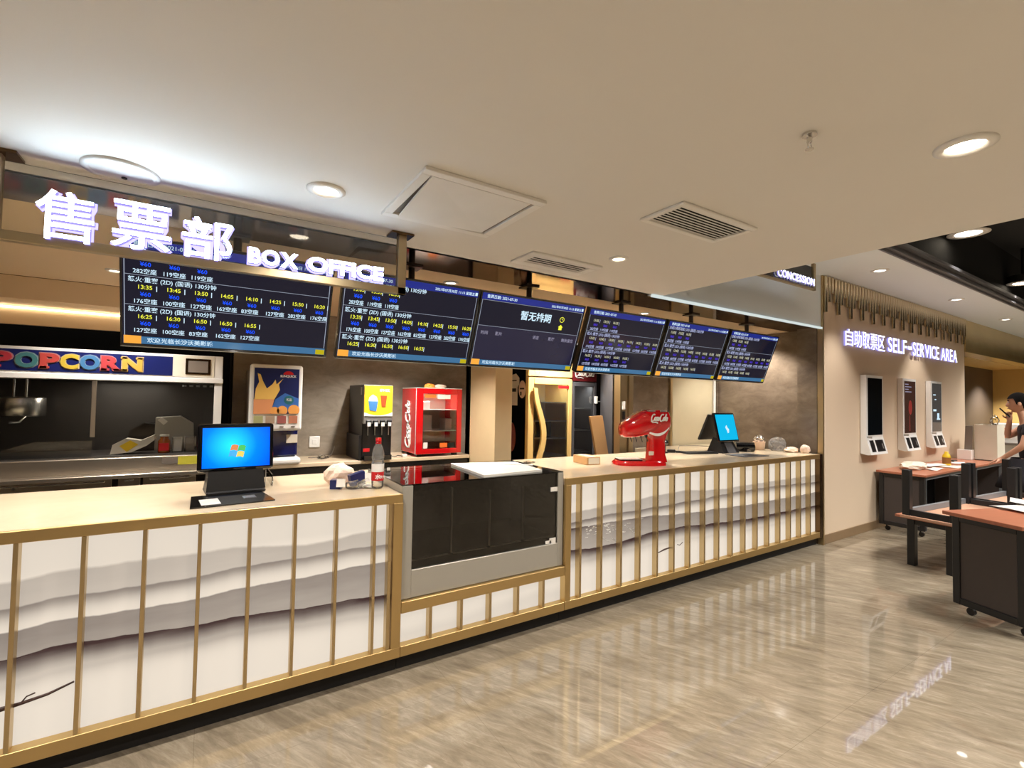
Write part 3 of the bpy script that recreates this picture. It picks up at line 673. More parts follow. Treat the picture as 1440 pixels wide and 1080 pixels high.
# ------------------------------------------------------------ things on the left counter
m['desk_blue'] = bpy.data.materials.new('glowing_blue_desktop'); m['desk_blue'].use_nodes = True
def _desk():
    t = NT(m['desk_blue']); bs = t.n['Principled BSDF']; p = t.obj()
    g = t.new('ShaderNodeTexGradient', gradient_type='SPHERICAL'); t.l.new(t.mapping(p, scale=(4.2, 4.2, 4.2)), g.inputs[0])
    c = t.ramp(g.outputs[1], [(0, lin(0, 66, 240)), (.45, lin(0, 110, 250)), (.95, lin(30, 190, 255))])
    t.l.new(c, bs.inputs['Emission Color']); t.l.new(c, bs.inputs['Base Color']); bs.inputs['Emission Strength'].default_value = .95; bs.inputs['Roughness'].default_value = .15
_desk()
def flag_logo(mb_parent, X, cx, cz, s, y):
    cols = (('logo_red', lin(240, 150, 90)), ('logo_green', lin(90, 210, 110)), ('logo_blue', lin(90, 190, 250)), ('logo_yellow', lin(250, 225, 110)))
    for i, (n, c) in enumerate(cols):
        mt = m.setdefault(n, E(n + '_glow', c, 1.0)) if n not in m else m[n]
        ix, iz = i % 2, i // 2
        x0 = cx + (ix - 1) * s * 1.06 + s * .04 - iz * s * .22; z0 = cz - iz * s * .95 + s * .0
        pts = []
        top = [(x0 + s * a / 6, z0 + .14 * s * math.sin(a / 6 * PI) - .12 * s * (ix * 1 + a / 6) * .8) for a in range(7)]
        bot = [(x - .2 * s, z - .86 * s) for x, z in top][::-1]
        MB().prism(top + bot, y - .0006, y, X=X).build('logo_pane', mt, mb_parent)
def pos_terminal(name, label, X, org, dual, face_w, face_h):
    t = thing(name, label, 'till', org)
    w, h = face_w, face_h
    return t, X
# first till: customer side screen faces the lobby
t = thing('till_terminal', 'black till on the left counter showing a blue desktop to the lobby', 'till', (.15, 3.18, ZT))
X = Matrix.Translation((.158, 3.16, ZT)) @ Matrix.Rotation(R(4.5), 4, 'Z')
b = MB().box(-.148, -.03, 0, .148, .20, .02, .006, X=X)
b.add([(-.148, -.012, .02), (.148, -.012, .02), (.148, .16, .02), (-.148, .16, .02), (-.13, .035, .2), (.13, .035, .2), (.13, .10, .2), (-.13, .10, .2)], [[0, 3, 2, 1], [4, 5, 6, 7], [0, 1, 5, 4], [1, 2, 6, 5], [2, 3, 7, 6], [3, 0, 4, 7]], X=X)
b.build('stand', m['black'], t)
XS = X @ Matrix.Translation((0, .02, .128)) @ Matrix.Rotation(R(-6), 4, 'X')
MB().box(-.192, -.012, 0, .192, .022, .27, .014, X=XS, seg=2).build('screen_casing', m['black_gloss'], t)
sb = MB().box(-.17, -.014, .02, .17, -.012, .245, X=XS).build('desktop_display', m['desk_blue'], t)
flag_logo(t, XS, .008, .145, .036, -.0145)
XS2 = X @ Matrix.Translation((0, .10, .128)) @ Matrix.Rotation(R(16), 4, 'X')
MB().box(-.18, 0, 0, .18, .03, .26, .012, X=XS2).build('staff_screen', m['black'], t)
MB().box(.149, 0, .03, .152, .012, .12, X=X).build('card_slot', m['silver'], t)
def sync(o):  # put a mesh object's own origin at its centre so procedural patterns sit on it
    me = o.data; c = sum((v.co for v in me.vertices), Vector()) / len(me.vertices)
    me.transform(Matrix.Translation(-c)); o.location = o.location + c
sync(sb); sb.data.transform(Matrix.Translation((.03, 0, -.01))); sb.location -= Vector((.03, 0, -.01))
t = thing('counter_mat', 'flat black plastic tray with white labels in front of the left till', 'tray', (.13, 3.0, ZT))
Xm = Matrix.Translation((.125, 2.955, ZT)) @ Matrix.Rotation(R(5), 4, 'Z')
b = MB(); b.prism([(-.19, -.125), (.19, -.125), (.172, .185), (-.165, .185)], .001, .007, X=Xm @ Matrix(((1, 0, 0, 0), (0, 0, 1, 0), (0, 1, 0, 0), (0, 0, 0, 1))), plane='xz')
b.build('tray', m['black_gloss'], t)
MB().box(-.14, -.09, .007, -.055, .06, .0085, X=Xm).build('white_label', m['paper'], t)
MB().box(.06, -.01, .007, .12, .06, .0085, X=Xm).build('grey_label', m['silver'], t)
# bottle
t = thing('water_bottle', 'clear plastic water bottle with a red and white label and a red cap', 'bottle', (.905, 2.945, ZT))
c = (.905, 2.945, ZT)
MB().lathe([(.0001, .004), (.03, .002), (.036, .012), (.037, .05), (.0355, .06), (.037, .07), (.037, .16), (.034, .175), (.037, .19), (.036, .215), (.028, .25), (.016, .275), (.0145, .29)], c, 28).build('body', m['bottle_plastic'], t)
MB().lathe([(.0378, .052), (.0378, .105)], c, 28).build('red_label', m['red_label'], t)
MB().lathe([(.0378, .105), (.0378, .155)], c, 28).build('white_label', m['white_print'], t)
b = MB().text('水', .878, ZT + .062, h=.032, y=2.9065, depth=.0012, bold=.03); b.text('饮用', .905, ZT + .066, h=.018, y=2.9055, depth=.0012, bold=.02)
b.build('label_lettering', m['white_print'], t)
MB().lathe([(.0175, .288), (.0178, .312), (.0001, .314)], c, 20).lathe([(.018, .276), (.018, .284)], c, 20).build('cap', m['red'], t)
# litter near the bottle
def blob(name, mat, c, r, seed, parent=None, sub=3, k=.35, flat=1.0, loc=None):
    rnd = random.Random(seed); bm = bmesh.new(); bmesh.ops.create_icosphere(bm, subdivisions=sub, radius=1)
    ph = [(Vector((rnd.uniform(-1, 1), rnd.uniform(-1, 1), rnd.uniform(-1, 1))) * rnd.uniform(2, 6), rnd.uniform(0, 6)) for _ in range(9)]
    for v in bm.verts:
        d = 1 + k * sum(abs(math.sin(v.co.dot(a) + p)) - .6 for a, p in ph) / 4
        v.co = v.co * d
        v.co = (v.co.x * r[0], v.co.y * r[1], max(v.co.z, -.75) * r[2])
    zmin = min(v.co.z for v in bm.verts)
    for v in bm.verts: v.co = (c[0] + v.co.x, c[1] + v.co.y, c[2] + v.co.z - zmin)
    mb = MB().bm(bm, 0, None, False)
    return mb.build(name, mat, parent, loc=None if parent is not None else c)
tag(blob('plastic_bag', m['bag'], (.735, 3.20, ZT), (.085, .06, .075), 4), 'crumpled pale pink plastic bag beside the red labelled bottle', 'plastic bag')
t = thing('carton', 'small open dark box with a white flap left of the clear plastic cups', 'box', (.695, 3.05, ZT))
Xb = Matrix.Translation((.685, 3.055, ZT)) @ Matrix.Rotation(R(-25), 4, 'Z')
MB().box(-.032, -.03, 0, .032, .03, .055, .002, X=Xb).build('body', m['navy'], t)
MB().box(.012, -.062, .004, .062, -.058, .052, .001, X=Xb @ Matrix.Rotation(R(-14), 4, 'X')).build('white_flap', m['paper'], t)
t = thing('carton', 'dark blue carton leaning on the pink bag behind the clear cups', 'box', (.825, 3.09, ZT))
Xb = Matrix.Translation((.83, 3.085, ZT + .012)) @ Matrix.Rotation(R(12), 4, 'Z') @ Matrix.Rotation(R(-14), 4, 'Y')
MB().box(-.05, -.012, 0, .05, .03, .072, .002, X=Xb).build('body', m['navy'], t)
b = MB(); b.add([(.05, -.01, .06), (.10, -.04, .03), (.085, -.05, -.008), (.03, -.03, .01), (.05, -.008, .062), (.10, -.038, .033), (.085, -.048, -.006), (.03, -.028, .012)], [[0, 1, 2, 3], [7, 6, 5, 4], [0, 4, 5, 1], [1, 5, 6, 2], [2, 6, 7, 3], [3, 7, 4, 0]], X=Xb)
b.build('paper_sleeve', m['paper'], t)
for k, (x, y, r_, l) in enumerate(((.76, 2.985, .026, 'clear plastic cup lying left in front of the dark carton'), (.83, 2.99, .026, 'clear plastic cup lying right in front of the dark carton'))):
    Xc = Matrix.Translation((x, y, ZT + r_ + .002)) @ Matrix.Rotation(R(60 + 50 * k), 4, 'Z') @ Matrix.Rotation(R(82), 4, 'X')
    tag(MB().lathe([(.0001, -.032), (r_ * .75, -.032), (r_, .034), (r_ + .002, .035)], (0, 0, 0), 20, X=Xc).build('plastic_cup', m['bottle_plastic'], loc=(x, y, ZT)), l, 'cup', 'clear cups by the bottle')
tag(blob('napkin', m['paper'], (.862, 3.0, ZT), (.035, .03, .012), 12), 'small white napkin between the clear cups and the bottle', 'napkin')
t = thing('plastic_cover', 'thin clear crumpled plastic sheet on the counter right of the left till', 'plastic sheet', (.40, 3.42, ZT))
MB().box(.355, 3.30, ZT, .36, 3.62, ZT + .075, .002).build('upright_edge', m['clear_plastic'], t)
for k in range(5): MB().tube([(.35 + .004 * k, 3.31 + .03 * k, ZT + .004), (.37, 3.34 + .03 * k, ZT + .03 + .008 * k), (.345, 3.36 + .03 * k, ZT + .06)], .0015, 5).build('crease', m['clear_plastic'], t)
# white board on the case
t = thing('white_board', 'thin white board lying on top of the display case', 'board', (1.87, 3.1, 1.083))
Xw = Matrix(((1, 0, 0, 0), (0, 0, 1, 0), (0, 1, 0, 0), (0, 0, 0, 1)))
MB().prism([(1.545, 2.745), (2.05, 2.79), (2.10, 3.23), (1.60, 3.36)], 1.0835, 1.099, X=Xw).build('board', m['paper'], t)
MB().prism([(1.92, 3.12), (2.1, 2.98), (2.115, 3.0), (1.935, 3.16)], 1.0995, 1.104, X=Xw).build('folded_strip', m['paper'], t)
tag(blob('crumpled_wrap', m['clear_plastic'], (2.22, 3.2, 1.083), (.05, .035, .012), 21), 'small crumpled clear wrap behind the white board on the display case', 'wrap')
# cardboard box
t = thing('cardboard_box', 'small brown cardboard box on the right counter near the display case', 'box', (2.90, 3.27, ZT))
Xb = Matrix.Translation((2.905, 3.28, ZT)) @ Matrix.Rotation(R(-8), 4, 'Z')
MB().box(-.07, -.115, 0, .07, .115, .068, .003, X=Xb).build('carton', m['card'], t)
MB().box(-.022, -.116, .0682, .022, .116, .069, X=Xb).box(-.055, -.1162, .008, .06, -.1152, .06, X=Xb).build('pale_tape', m['offwhite'], t)
# red drinks tower
t = thing('drink_dispenser', 'glossy red drink tower on the right counter with a white ribbon logo', 'drink dispenser', (3.4, 3.0, ZT))
Xd = Matrix.Translation((3.40, 2.96, ZT)) @ Matrix.Rotation(R(-35), 4, 'Z')    # local +x = right side seen, -y = front logo face
def loft(secs, X, seg=28, cap=True):
    vs = []; fs = []
    for cx, cy, cz, rx, ry, ex in secs:
        for k in range(seg):
            a = 2 * PI * k / seg; ca, sa = math.cos(a), math.sin(a)
            vs.append((cx + rx * math.copysign(abs(ca) ** ex, ca), cy + ry * math.copysign(abs(sa) ** ex, sa), cz))
    n = len(secs)
    for i in range(n - 1):
        for k in range(seg): j = (k + 1) % seg; fs.append([i * seg + k, i * seg + j, (i + 1) * seg + j, (i + 1) * seg + k])
    mb = MB().add(vs, fs, 0, True, X)
    if cap: mb.add(vs, [list(range(seg))[::-1], [(n - 1) * seg + k for k in range(seg)]], 0, False, X)
    return mb
Xd = Matrix.Translation((3.36, 2.99, ZT)) @ Matrix.Rotation(R(-27), 4, 'Z')
loft([(-.07, 0, 0, .235, .13, .55), (-.07, 0, .02, .235, .13, .55), (-.065, 0, .04, .215, .12, .6)], Xd).build('foot', m['red'], t)
MB().box(-.27, -.075, .04, -.06, .075, .05, .004, X=Xd).build('drip_tray', m['black'], t)
MB().box(-.27, -.07, .05, -.06, .07, .053, X=Xd).build('tray_mat', m['offwhite'], t)
loft([(.09, 0, .03, .085, .105, .6), (.085, 0, .10, .072, .095, .6), (.085, 0, .22, .07, .09, .6), (.09, 0, .27, .085, .095, .65), (.085, 0, .32, .115, .105, .65), (.075, 0, .37, .13, .115, .6), (.07, 0, .43, .13, .12, .55), (.06, 0, .475, .12, .115, .5)], Xd).build('column', m['red'], t)
# nose that carries the taps: ellipse sections along local -x
nose = []
for x, zc, rz, ry in ((.10, .395, .09, .115), (.02, .385, .113, .12), (-.07, .365, .115, .122), (-.14, .338, .098, .118), (-.20, .318, .08, .105), (-.235, .308, .06, .085), (-.246, .305, .036, .055)): nose.append((x, zc, rz, ry))
vs = []; fs = []; sg = 24
for x, zc, rz, ry in nose:
    for k in range(sg):
        a = 2 * PI * k / sg; ca, sa = math.cos(a), math.sin(a)
        vs.append((x, ry * math.copysign(abs(ca) ** .7, ca), zc + rz * math.copysign(abs(sa) ** .75, sa)))
for i in range(len(nose) - 1):
    for k in range(sg): j = (k + 1) % sg; fs.append([i * sg + k, i * sg + j, (i + 1) * sg + j, (i + 1) * sg + k])
fs.append([(len(nose) - 1) * sg + k for k in range(sg)]); fs.append(list(range(sg))[::-1])
MB().add(vs, fs, 0, True, Xd).build('tap_hood', m['red'], t)
for k in range(4):
    x = -.165 + .05 * k
    MB().cyl((x, -.03, .28), (x, -.03, .245), .014, .012, seg=12, X=Xd).tube([(x, -.03, .247), (x + .01, -.03, .225), (x + .016, -.03, .205)], .004, 6, X=Xd).build('tap', m['black'], t)
MB().box(-.02, -.1, .4755, .15, .1, .487, .004, X=Xd).build('top_plate', m['offwhite'], t)
for k, n in enumerate(('silver', 'red', 'silver')):
    MB().box(-.012 + .052 * k, -.107, .452, .03 + .052 * k, -.1, .49, .002, X=Xd).build('flavour_button', m[n], t)
def strokes(parent, name, mat, paths, r, X):
    b = MB()
    for p in paths: b.tube(p, r, 6, X=X)
    return b.build(name, mat, parent)
def script_logo(x0, z0, w, h, y):   # flowing script lettering drawn as brush strokes
    P = []
    def arc(cx, cz, rx, rz, a0, a1, n=12): return [(cx + rx * math.cos(R(a0 + (a1 - a0) * i / n)), y, cz + rz * math.sin(R(a0 + (a1 - a0) * i / n))) for i in range(n + 1)]
    u = w / 9.6; B = z0 + h * .28
    xh = h * .40
    sl = .25
    S = lambda pts: [(a + sl * (c - B), b_, c) for a, b_, c in pts]
    def cap_c(x): return S(arc(x + u * .9, B + h * .30, u * .9, h * .36, 50, 320, 16))
    def o_(x): return S(arc(x + u * .45, B + xh * .45, u * .42, xh * .45, 0, 360, 14))
    def c_(x): return S(arc(x + u * .45, B + xh * .45, u * .42, xh * .45, 45, 320, 12))
    def a_(x): return S(arc(x + u * .45, B + xh * .45, u * .42, xh * .45, 30, 390, 14) + [(x + u * .88, y, B + xh * .9), (x + u * .84, y, B + xh * .1), (x + u * 1.05, y, B)])
    def l_(x): return S([(x, y, B + xh * .3), (x + u * .28, y, B + h * .66), (x + u * .1, y, B + h * .72), (x + u * .02, y, B + xh * .4), (x + u * .1, y, B + xh * .02), (x + u * .35, y, B + xh * .12)])
    P += [cap_c(x0), o_(x0 + u * 1.75), c_(x0 + u * 2.65), a_(x0 + u * 3.45)]
    P += [S([(x0 + u * 4.45, y, B + xh * .5), (x0 + u * 4.85, y, B + xh * .5)])]
    P += [cap_c(x0 + u * 4.9), o_(x0 + u * 6.65), l_(x0 + u * 7.6), a_(x0 + u * 8.05)]
    P += [S([(x0 + u * .2, y, B - h * .03), (x0 + u * 1.2, y, B - h * .2), (x0 + u * 3.0, y, B - h * .16), (x0 + u * 4.2, y, B - h * .25)])]
    return P
XL = Xd @ Matrix.Translation((0, 0, 0))
strokes(t, 'script_logo', m['white_print'], script_logo(-.01, .375, .155, .085, -.128), .0055, XL)
b = MB()
for k in range(24):
    pass
rib = []
for i in range(17):
    s_ = i / 16; x = -.05 + .24 * s_; z = .335 - .055 * math.sin(s_ * PI * .9) + .06 * s_ * s_; rib.append((x, z - .02, .004 + .008 * math.sin(s_ * PI)))
vs = []; fs = []
for x, z, w in rib:
    yy = -math.sqrt(max(.0001, 1 - min(.98, abs((x - .08) / .135)) ** 2.6)) * .108 - .006
    vs += [(x, yy, z + w), (x, yy, z - w)]
for i in range(16): fs.append([2 * i, 2 * i + 1, 2 * i + 3, 2 * i + 2])
MB().add(vs, fs, 0, True, Xd).build('white_ribbon', m['white_print'], t)
MB().box(-.01, -.085, .09, .06, -.078, .125, .002, X=Xd).build('price_sticker', m['offwhite'], t)
# right till with two screens
t = thing('till_terminal', 'black two screen till on the right counter with a cyan display', 'till', (5.0, 3.3, ZT))
Xp = Matrix.Translation((5.02, 3.34, ZT)) @ Matrix.Rotation(R(-3), 4, 'Z')
b = MB(); b.add([(-.14, -.12, 0), (.14, -.12, 0), (.14, .10, 0), (-.14, .10, 0), (-.10, -.03, .17), (.10, -.03, .17), (.10, .05, .17), (-.10, .05, .17)], [[0, 3, 2, 1], [4, 5, 6, 7], [0, 1, 5, 4], [1, 2, 6, 5], [2, 3, 7, 6], [3, 0, 4, 7]], X=Xp)
b.build('stand', m['black'], t)
b = MB(); b.add([(-.07, -.135, .004), (.07, -.135, .004), (.055, -.045, .16), (-.055, -.045, .16), (-.07, -.125, .0), (.07, -.125, 0), (.055, -.035, .155), (-.055, -.035, .155)], [[0, 1, 2, 3], [7, 6, 5, 4], [0, 4, 5, 1], [1, 5, 6, 2], [2, 6, 7, 3], [3, 7, 4, 0]], X=Xp)
b.build('grey_neck_plate', m['slate'], t)
XA = Xp @ Matrix.Translation((0, -.085, .12)) @ Matrix.Rotation(R(-14), 4, 'X')
MB().box(-.18, -.012, 0, .18, .018, .34, .012, X=XA, seg=2).build('lobby_screen_casing', m['black_gloss'], t)
d_ = MB().box(-.16, -.014, .025, .16, -.012, .318, X=XA).build('lobby_display', E('cyan_display', lin(20, 190, 240), 1.0), t)
MB().prism([(-.03, .17), (.0, .195), (.012, .16), (.03, .15), (.02, .11), (-.005, .10), (-.012, .135)], -.0152, -.0145, X=XA).build('display_emblem', m['scr_white'], t)
XB = Xp @ Matrix.Translation((0, .19, .13)) @ Matrix.Rotation(R(25), 4, 'X')
MB().box(-.18, -.01, 0, .18, .018, .33, .012, X=XB, seg=2).build('staff_screen', m['black'], t)
t = thing('receipt_printer', 'small round black printer beside the right till', 'printer', (5.32, 3.25, ZT))
MB().cyl((5.27, 3.34, ZT + .055), (5.42, 3.20, ZT + .055), .055, seg=20).box(5.28, 3.2, ZT, 5.41, 3.34, ZT + .04, .004).build('body', m['black_gloss'], t)
t = thing('counter_mat', 'flat dark tray on the right counter in front of the right till', 'tray', (4.92, 3.0, ZT))
Xm = Matrix.Translation((4.95, 2.97, ZT)) @ Matrix.Rotation(R(-8), 4, 'Z')
MB().box(-.19, -.09, .001, .19, .16, .006, .002, X=Xm).build('tray', m['slate'], t)
MB().box(-.03, -.03, .006, .10, .06, .0075, X=Xm).build('dark_label', m['black'], t)
t = thing('keyboard', 'low black keyboard lying left behind the right till', 'keyboard', (4.62, 3.42, ZT))
Xk = Matrix.Translation((4.62, 3.36, ZT)) @ Matrix.Rotation(R(-20), 4, 'Z')
MB().box(-.2, -.07, .002, .2, .07, .018, .004, X=Xk).build('case', m['black'], t)
MB().box(-.185, -.055, .018, .185, .055, .022, .002, X=Xk).build('keys', m['black_metal'], t)
t = thing('desk_camera', 'small black webcam on a round stand left of the right till', 'webcam', (4.30, 3.56, ZT))
MB().lathe([(.0001, .0), (.035, .0), (.035, .012), (.012, .02), (.008, .09)], (4.30, 3.56, ZT), 16).build('stand', m['black'], t)
MB().ball((4.30, 3.55, ZT + .115), .03).build('ball', m['black_gloss'], t)
t = thing('handheld_scanner', 'small black scanner lying right of the webcam', 'scanner', (4.45, 3.50, ZT))
Xk = Matrix.Translation((4.40, 3.54, ZT + .002)) @ Matrix.Rotation(R(-35), 4, 'Z')
MB().box(-.06, -.025, 0, .03, .025, .035, .008, X=Xk).box(.03, -.018, 0, .10, .018, .02, .006, X=Xk).build('body', m['black'], t)
tag(MB().tube([(4.50, 3.52, ZT + .005), (4.6, 3.62, ZT + .02), (4.72, 3.7, ZT + .05), (4.85, 3.55, ZT + .06), (4.93, 3.45, ZT + .06)], .003, 6).build('cable', m['black'], loc=(4.7, 3.55, ZT)), 'thin black cable looping from the scanner to the right till', 'cable')
# clutter at the right end
t = thing('paper_cup', 'white paper cup with crumpled foil on top right of the printer', 'cup', (5.68, 3.30, ZT))
MB().lathe([(.0001, 0), (.06, 0), (.07, .10), (.072, .103)], (5.70, 3.30, ZT), 22).build('cup', m['bag'], t)
blob('foil', m['chrome'], (5.70, 3.30, ZT + .10), (.05, .05, .045), 31, t, k=.5)
tag(blob('plastic_bag', m['bottle_plastic'], (5.83, 3.15, ZT), (.11, .09, .085), 33, k=.5), 'crumpled clear plastic bag in the right corner of the right counter', 'plastic bag')
tag(blob('paper_bag', m['bag'], (5.82, 2.98, ZT), (.10, .06, .035), 35), 'crumpled pale paper wrap in front of the clear bag at the right counter end', 'wrapper')
tag(blob('wrapped_cups', m['bag'], (5.87, 2.85, ZT), (.05, .05, .055), 36, k=.2), 'small pale wrapped bundle nearest the right end post of the counter', 'bundle')
# ------------------------------------------------------------ back counter and its machines
t = thing('back_counter', 'cream topped dark fronted back counter under the stone tiled wall', 'counter', (1.6, 5.3, 0))
MB().box(.25, 5.0, .905, 2.62, 5.594, .943, .004).build('worktop', m['counter_top'], t)
MB().box(.26, 5.04, .08, 2.61, 5.56, .905).build('carcass', m['black_matte'], t)
for k in range(5): MB().box(.265 + .468 * k, 5.02, .1, .728 + .468 * k, 5.04, .895, .002).build('cupboard_door', m['black_metal'], t)
MB().box(.25, 5.08, 0, 2.6, 5.5, .08).build('plinth', m['black_matte'], t)
ZK = .943
# juice machine
t = thing('juice_machine', 'white fronted juice dispenser with an orange splash picture on dark blue', 'juice dispenser', (.55, 5.2, ZK))
MB().box(.30, 4.98, ZK + .0, .78, 5.30, ZK + .06, .02, seg=2).build('drip_base', m['white'], t)
MB().box(.34, 5.08, ZK + .06, .76, 5.45, 1.34, .02).build('body', m['blue_body'], t)
MB().box(.325, 5.00, 1.30, .775, 5.5, 1.86, .03, seg=2).build('back_hood', m['grey_mid'], t)
MB().box(.325, 4.955, 1.265, .775, 5.01, 1.885, .03, seg=3).build('front_panel', m['white'], t)
MB().box(.36, 4.951, 1.425, .74, 4.957, 1.85).build('picture', m['navy'], t)
y = 4.949
MB().prism([(.36, 1.425), (.50, 1.425), (.53, 1.56), (.36, 1.56)], y - .001, y + .002).build('picture_glass_of_juice', M('juice_orange', lin(232, 160, 110), .5), t)
b = MB().prism([(.365, 1.56), (.53, 1.56), (.575, 1.65), (.565, 1.70), (.60, 1.755), (.545, 1.70), (.535, 1.745), (.51, 1.70), (.465, 1.66), (.43, 1.73), (.41, 1.79), (.385, 1.80), (.40, 1.72), (.375, 1.66)], y - .002, y + .002)
b.build('picture_splash', M('juice_splash', lin(248, 206, 110), .5), t)
MB().prism([(.50, 1.44), (.74, 1.44), (.74, 1.57), (.62, 1.62), (.54, 1.56)], y - .0005, y + .002).build('picture_sky', M('print_mid_blue', lin(60, 110, 190), .4), t)
for k, (x, z, r) in enumerate(((.535, 1.45, .04), (.60, 1.455, .045), (.70, 1.46, .05))):
    b = MB(); b.prism([(x + r * math.cos(a * PI / 12), max(1.426, z + r * math.sin(a * PI / 12))) for a in range(24)], y - .003, y + .001); b.build('picture_orange', M('orange_print%d' % k, lin(236, 164, 84), .5), t)
b = MB().text('SUNQUICK', .575, 1.765, h=.026, w=.14, y=y, depth=.002, bold=.04); b.build('brand_lettering', m['white_print'], t)
MB().prism([(.645 + .045 * math.cos(a * PI / 10), 1.795 + .033 * math.sin(a * PI / 10)) for a in range(11)], y - .001, y + .002).build('brand_sun', m['red_label'], t)
MB().prism([(.655 + .042 * math.cos(a * PI / 10), 1.555 + .042 * math.sin(a * PI / 10)) for a in range(20)], y - .002, y + .002).build('round_badge', M('print_green_blue', lin(40, 110, 120), .4), t)
MB().text('新品', .633, 1.545, h=.026, w=.045, y=y - .003, depth=.001, bold=.02).build('badge_lettering', m['white_print'], t)
for k, cc in enumerate((lin(170, 170, 120), lin(176, 152, 128), lin(160, 90, 84), lin(186, 120, 92))):
    x = .365 + .098 * k
    MB().box(x, 4.951, 1.335, x + .075, 4.957, 1.405).build('flavour_picture', M('flavour_print%d' % k, cc, .5), t)
    MB().box(x + .022, 4.951, 1.297, x + .055, 4.957, 1.309).build('push_button', m['grey_mid'], t)
MB().box(.66, 5.07, 1.14, .758, 5.082, 1.22).build('pale_sticker', m['offwhite'], t)
# black beverage machine
t = thing('beverage_machine', 'tall black beverage machine with a yellow picture panel and four nozzles', 'beverage machine', (1.52, 5.2, ZK))
MB().box(1.36, 4.99, ZK + .02, 1.67, 5.55, 1.725, .006).build('cabinet', m['black'], t)
MB().box(1.36, 4.955, 1.32, 1.665, 4.992, 1.722, .006).build('front_panel', m['silver'], t)
MB().box(1.364, 4.951, 1.41, 1.66, 4.957, 1.718).build('yellow_picture', m['yellow'], t)
b = MB().prism([(1.364 + .296 * i / 12, 1.405 + .035 * (1 - math.sin(PI * i / 12))) for i in range(13)] + [(1.66, 1.40), (1.364, 1.40)], 4.948, 4.953); b.build('white_curve', m['white_print'], t)
MB().prism([(1.42, 1.46), (1.49, 1.45), (1.505, 1.555), (1.405, 1.555)], 4.948, 4.952).build('picture_blue_cup', M('cup_print_blue', lin(70, 130, 190), .4), t)
MB().prism([(1.405, 1.555), (1.505, 1.555), (1.49, 1.60), (1.45, 1.625), (1.415, 1.595)], 4.948, 4.952).build('picture_foam', m['white_print'], t)
MB().prism([(1.545, 1.50), (1.585, 1.495), (1.60, 1.615), (1.53, 1.615)], 4.948, 4.952).build('picture_red_mug', M('cup_print_red', lin(176, 78, 40), .4), t)
b = MB().text('热饮', 1.52, 1.655, h=.03, w=.11, y=4.95, depth=.002, bold=.02); b.build('picture_lettering', m['white_print'], t)
for k in range(4):
    x = 1.385 + .072 * k
    MB().box(x, 4.93, 1.29, x + .055, 4.957, 1.36, .008).build('nozzle_hood', m['black'], t)
    MB().box(x + .01, 4.927, 1.295, x + .045, 4.931, 1.335, .001).build('flavour_card', m['paper'], t)
    MB().cyl((x + .028, 4.97, 1.29), (x + .028, 4.97, 1.20), .005, seg=8).build('nozzle', m['silver'], t)
MB().box(1.37, 4.93, ZK, 1.66, 5.0, ZK + .05, .004).build('drip_tray', m['black_gloss'], t)
MB().box(1.355, 5.02, 1.62, 1.359, 5.06, 1.70).build('side_sticker', m['silver'], t)
MB().box(1.375, 4.985, 1.03, 1.44, 4.989, 1.065).build('red_badge', m['red_label'], t)
MB().box(1.33, 5.0, ZK, 1.36, 5.5, 1.2).build('side_panel', m['black'], t)
# mini fridge
t = thing('mini_fridge', 'small bright red glass door fridge with white script lettering on its side', 'fridge', (2.23, 5.2, ZK))
x0, x1, y0, y1, z0, z1 = 1.955, 2.505, 5.0, 5.48, ZK + .03, 1.705
MB().box(x0, y0 + .03, z0, x0 + .02, y1, z1, .004).box(x1 - .02, y0 + .03, z0, x1, y1, z1, .004).box(x0 + .02, y0 + .03, z1 - .04, x1 - .02, y1, z1, .004).box(x0 + .02, y0 + .03, z0, x1 - .02, y1, z0 + .04, .004).build('red_shell', m['red'], t)
MB().box(x0 + .02, y1 - .06, z0 + .04, x1 - .02, y1 - .04, z1 - .04).build('pale_liner', m['offwhite'], t)
b = MB()
for q in ((x0, z0, x0 + .075, z1), (x1 - .06, z0, x1, z1), (x0 + .075, z0, x1 - .06, z0 + .055), (x0 + .075, z1 - .06, x1 - .06, z1)): b.box(q[0], y0, q[1], q[2], y0 + .028, q[3], .004)
b.build('door_frame', m['red'], t)
MB().box(x0 + .075, y0 + .01, z0 + .055, x1 - .06, y0 + .016, z1 - .06).build('door_glass', m['clear_plastic'], t)
MB().box(x0 - .002, y0 + .026, z0, x0 + .008, y0 + .034, z1).box(x0, y0, z1, x1, y1, z1 + .006, .001).build('white_seam', m['trim_white'], t)
light('AREA', 'fridge_lamp', (2.23, y0 + .12, z1 - .05), 3, (1, .97, .9), .35, (R(-15), 0, 0), None, t, .06)
for z in (1.22, 1.46): MB().box(x0 + .022, y0 + .06, z, x1 - .022, y1 - .06, z + .006).build('shelf', m['white'], t)
for q in ((2.06, 5.13, 1.227, 2.19, 5.3, 1.40), (2.36, 5.13, 1.227, 2.44, 5.3, 1.36), (2.08, 5.13, 1.467, 2.16, 5.3, 1.56)): MB().box(*q, .004).build('white_tub', m['white'], t)
b = MB().box(2.04, y0 + .007, 1.035, 2.09, y0 + .0095, 1.10).box(2.20, y0 + .007, 1.59, 2.36, y0 + .0095, 1.64); b.build('white_door_sticker', m['paper'], t)
b = MB().box(2.05, y0 + .007, 1.60, 2.18, y0 + .0095, 1.64).box(2.24, y0 + .007, 1.04, 2.33, y0 + .0095, 1.09); b.build('orange_door_sticker', M('orange_print', lin(236, 120, 50), .4), t)
MB().box(2.34, y0 + .007, 1.04, 2.42, y0 + .0095, 1.09).build('black_door_sticker', m['black'], t)
Xs = Matrix.Translation((x0 - .003, y0 + .255, z0 + .35)) @ Matrix.Rotation(R(-90), 4, 'Z') @ Matrix.Rotation(R(-90), 4, 'Y')
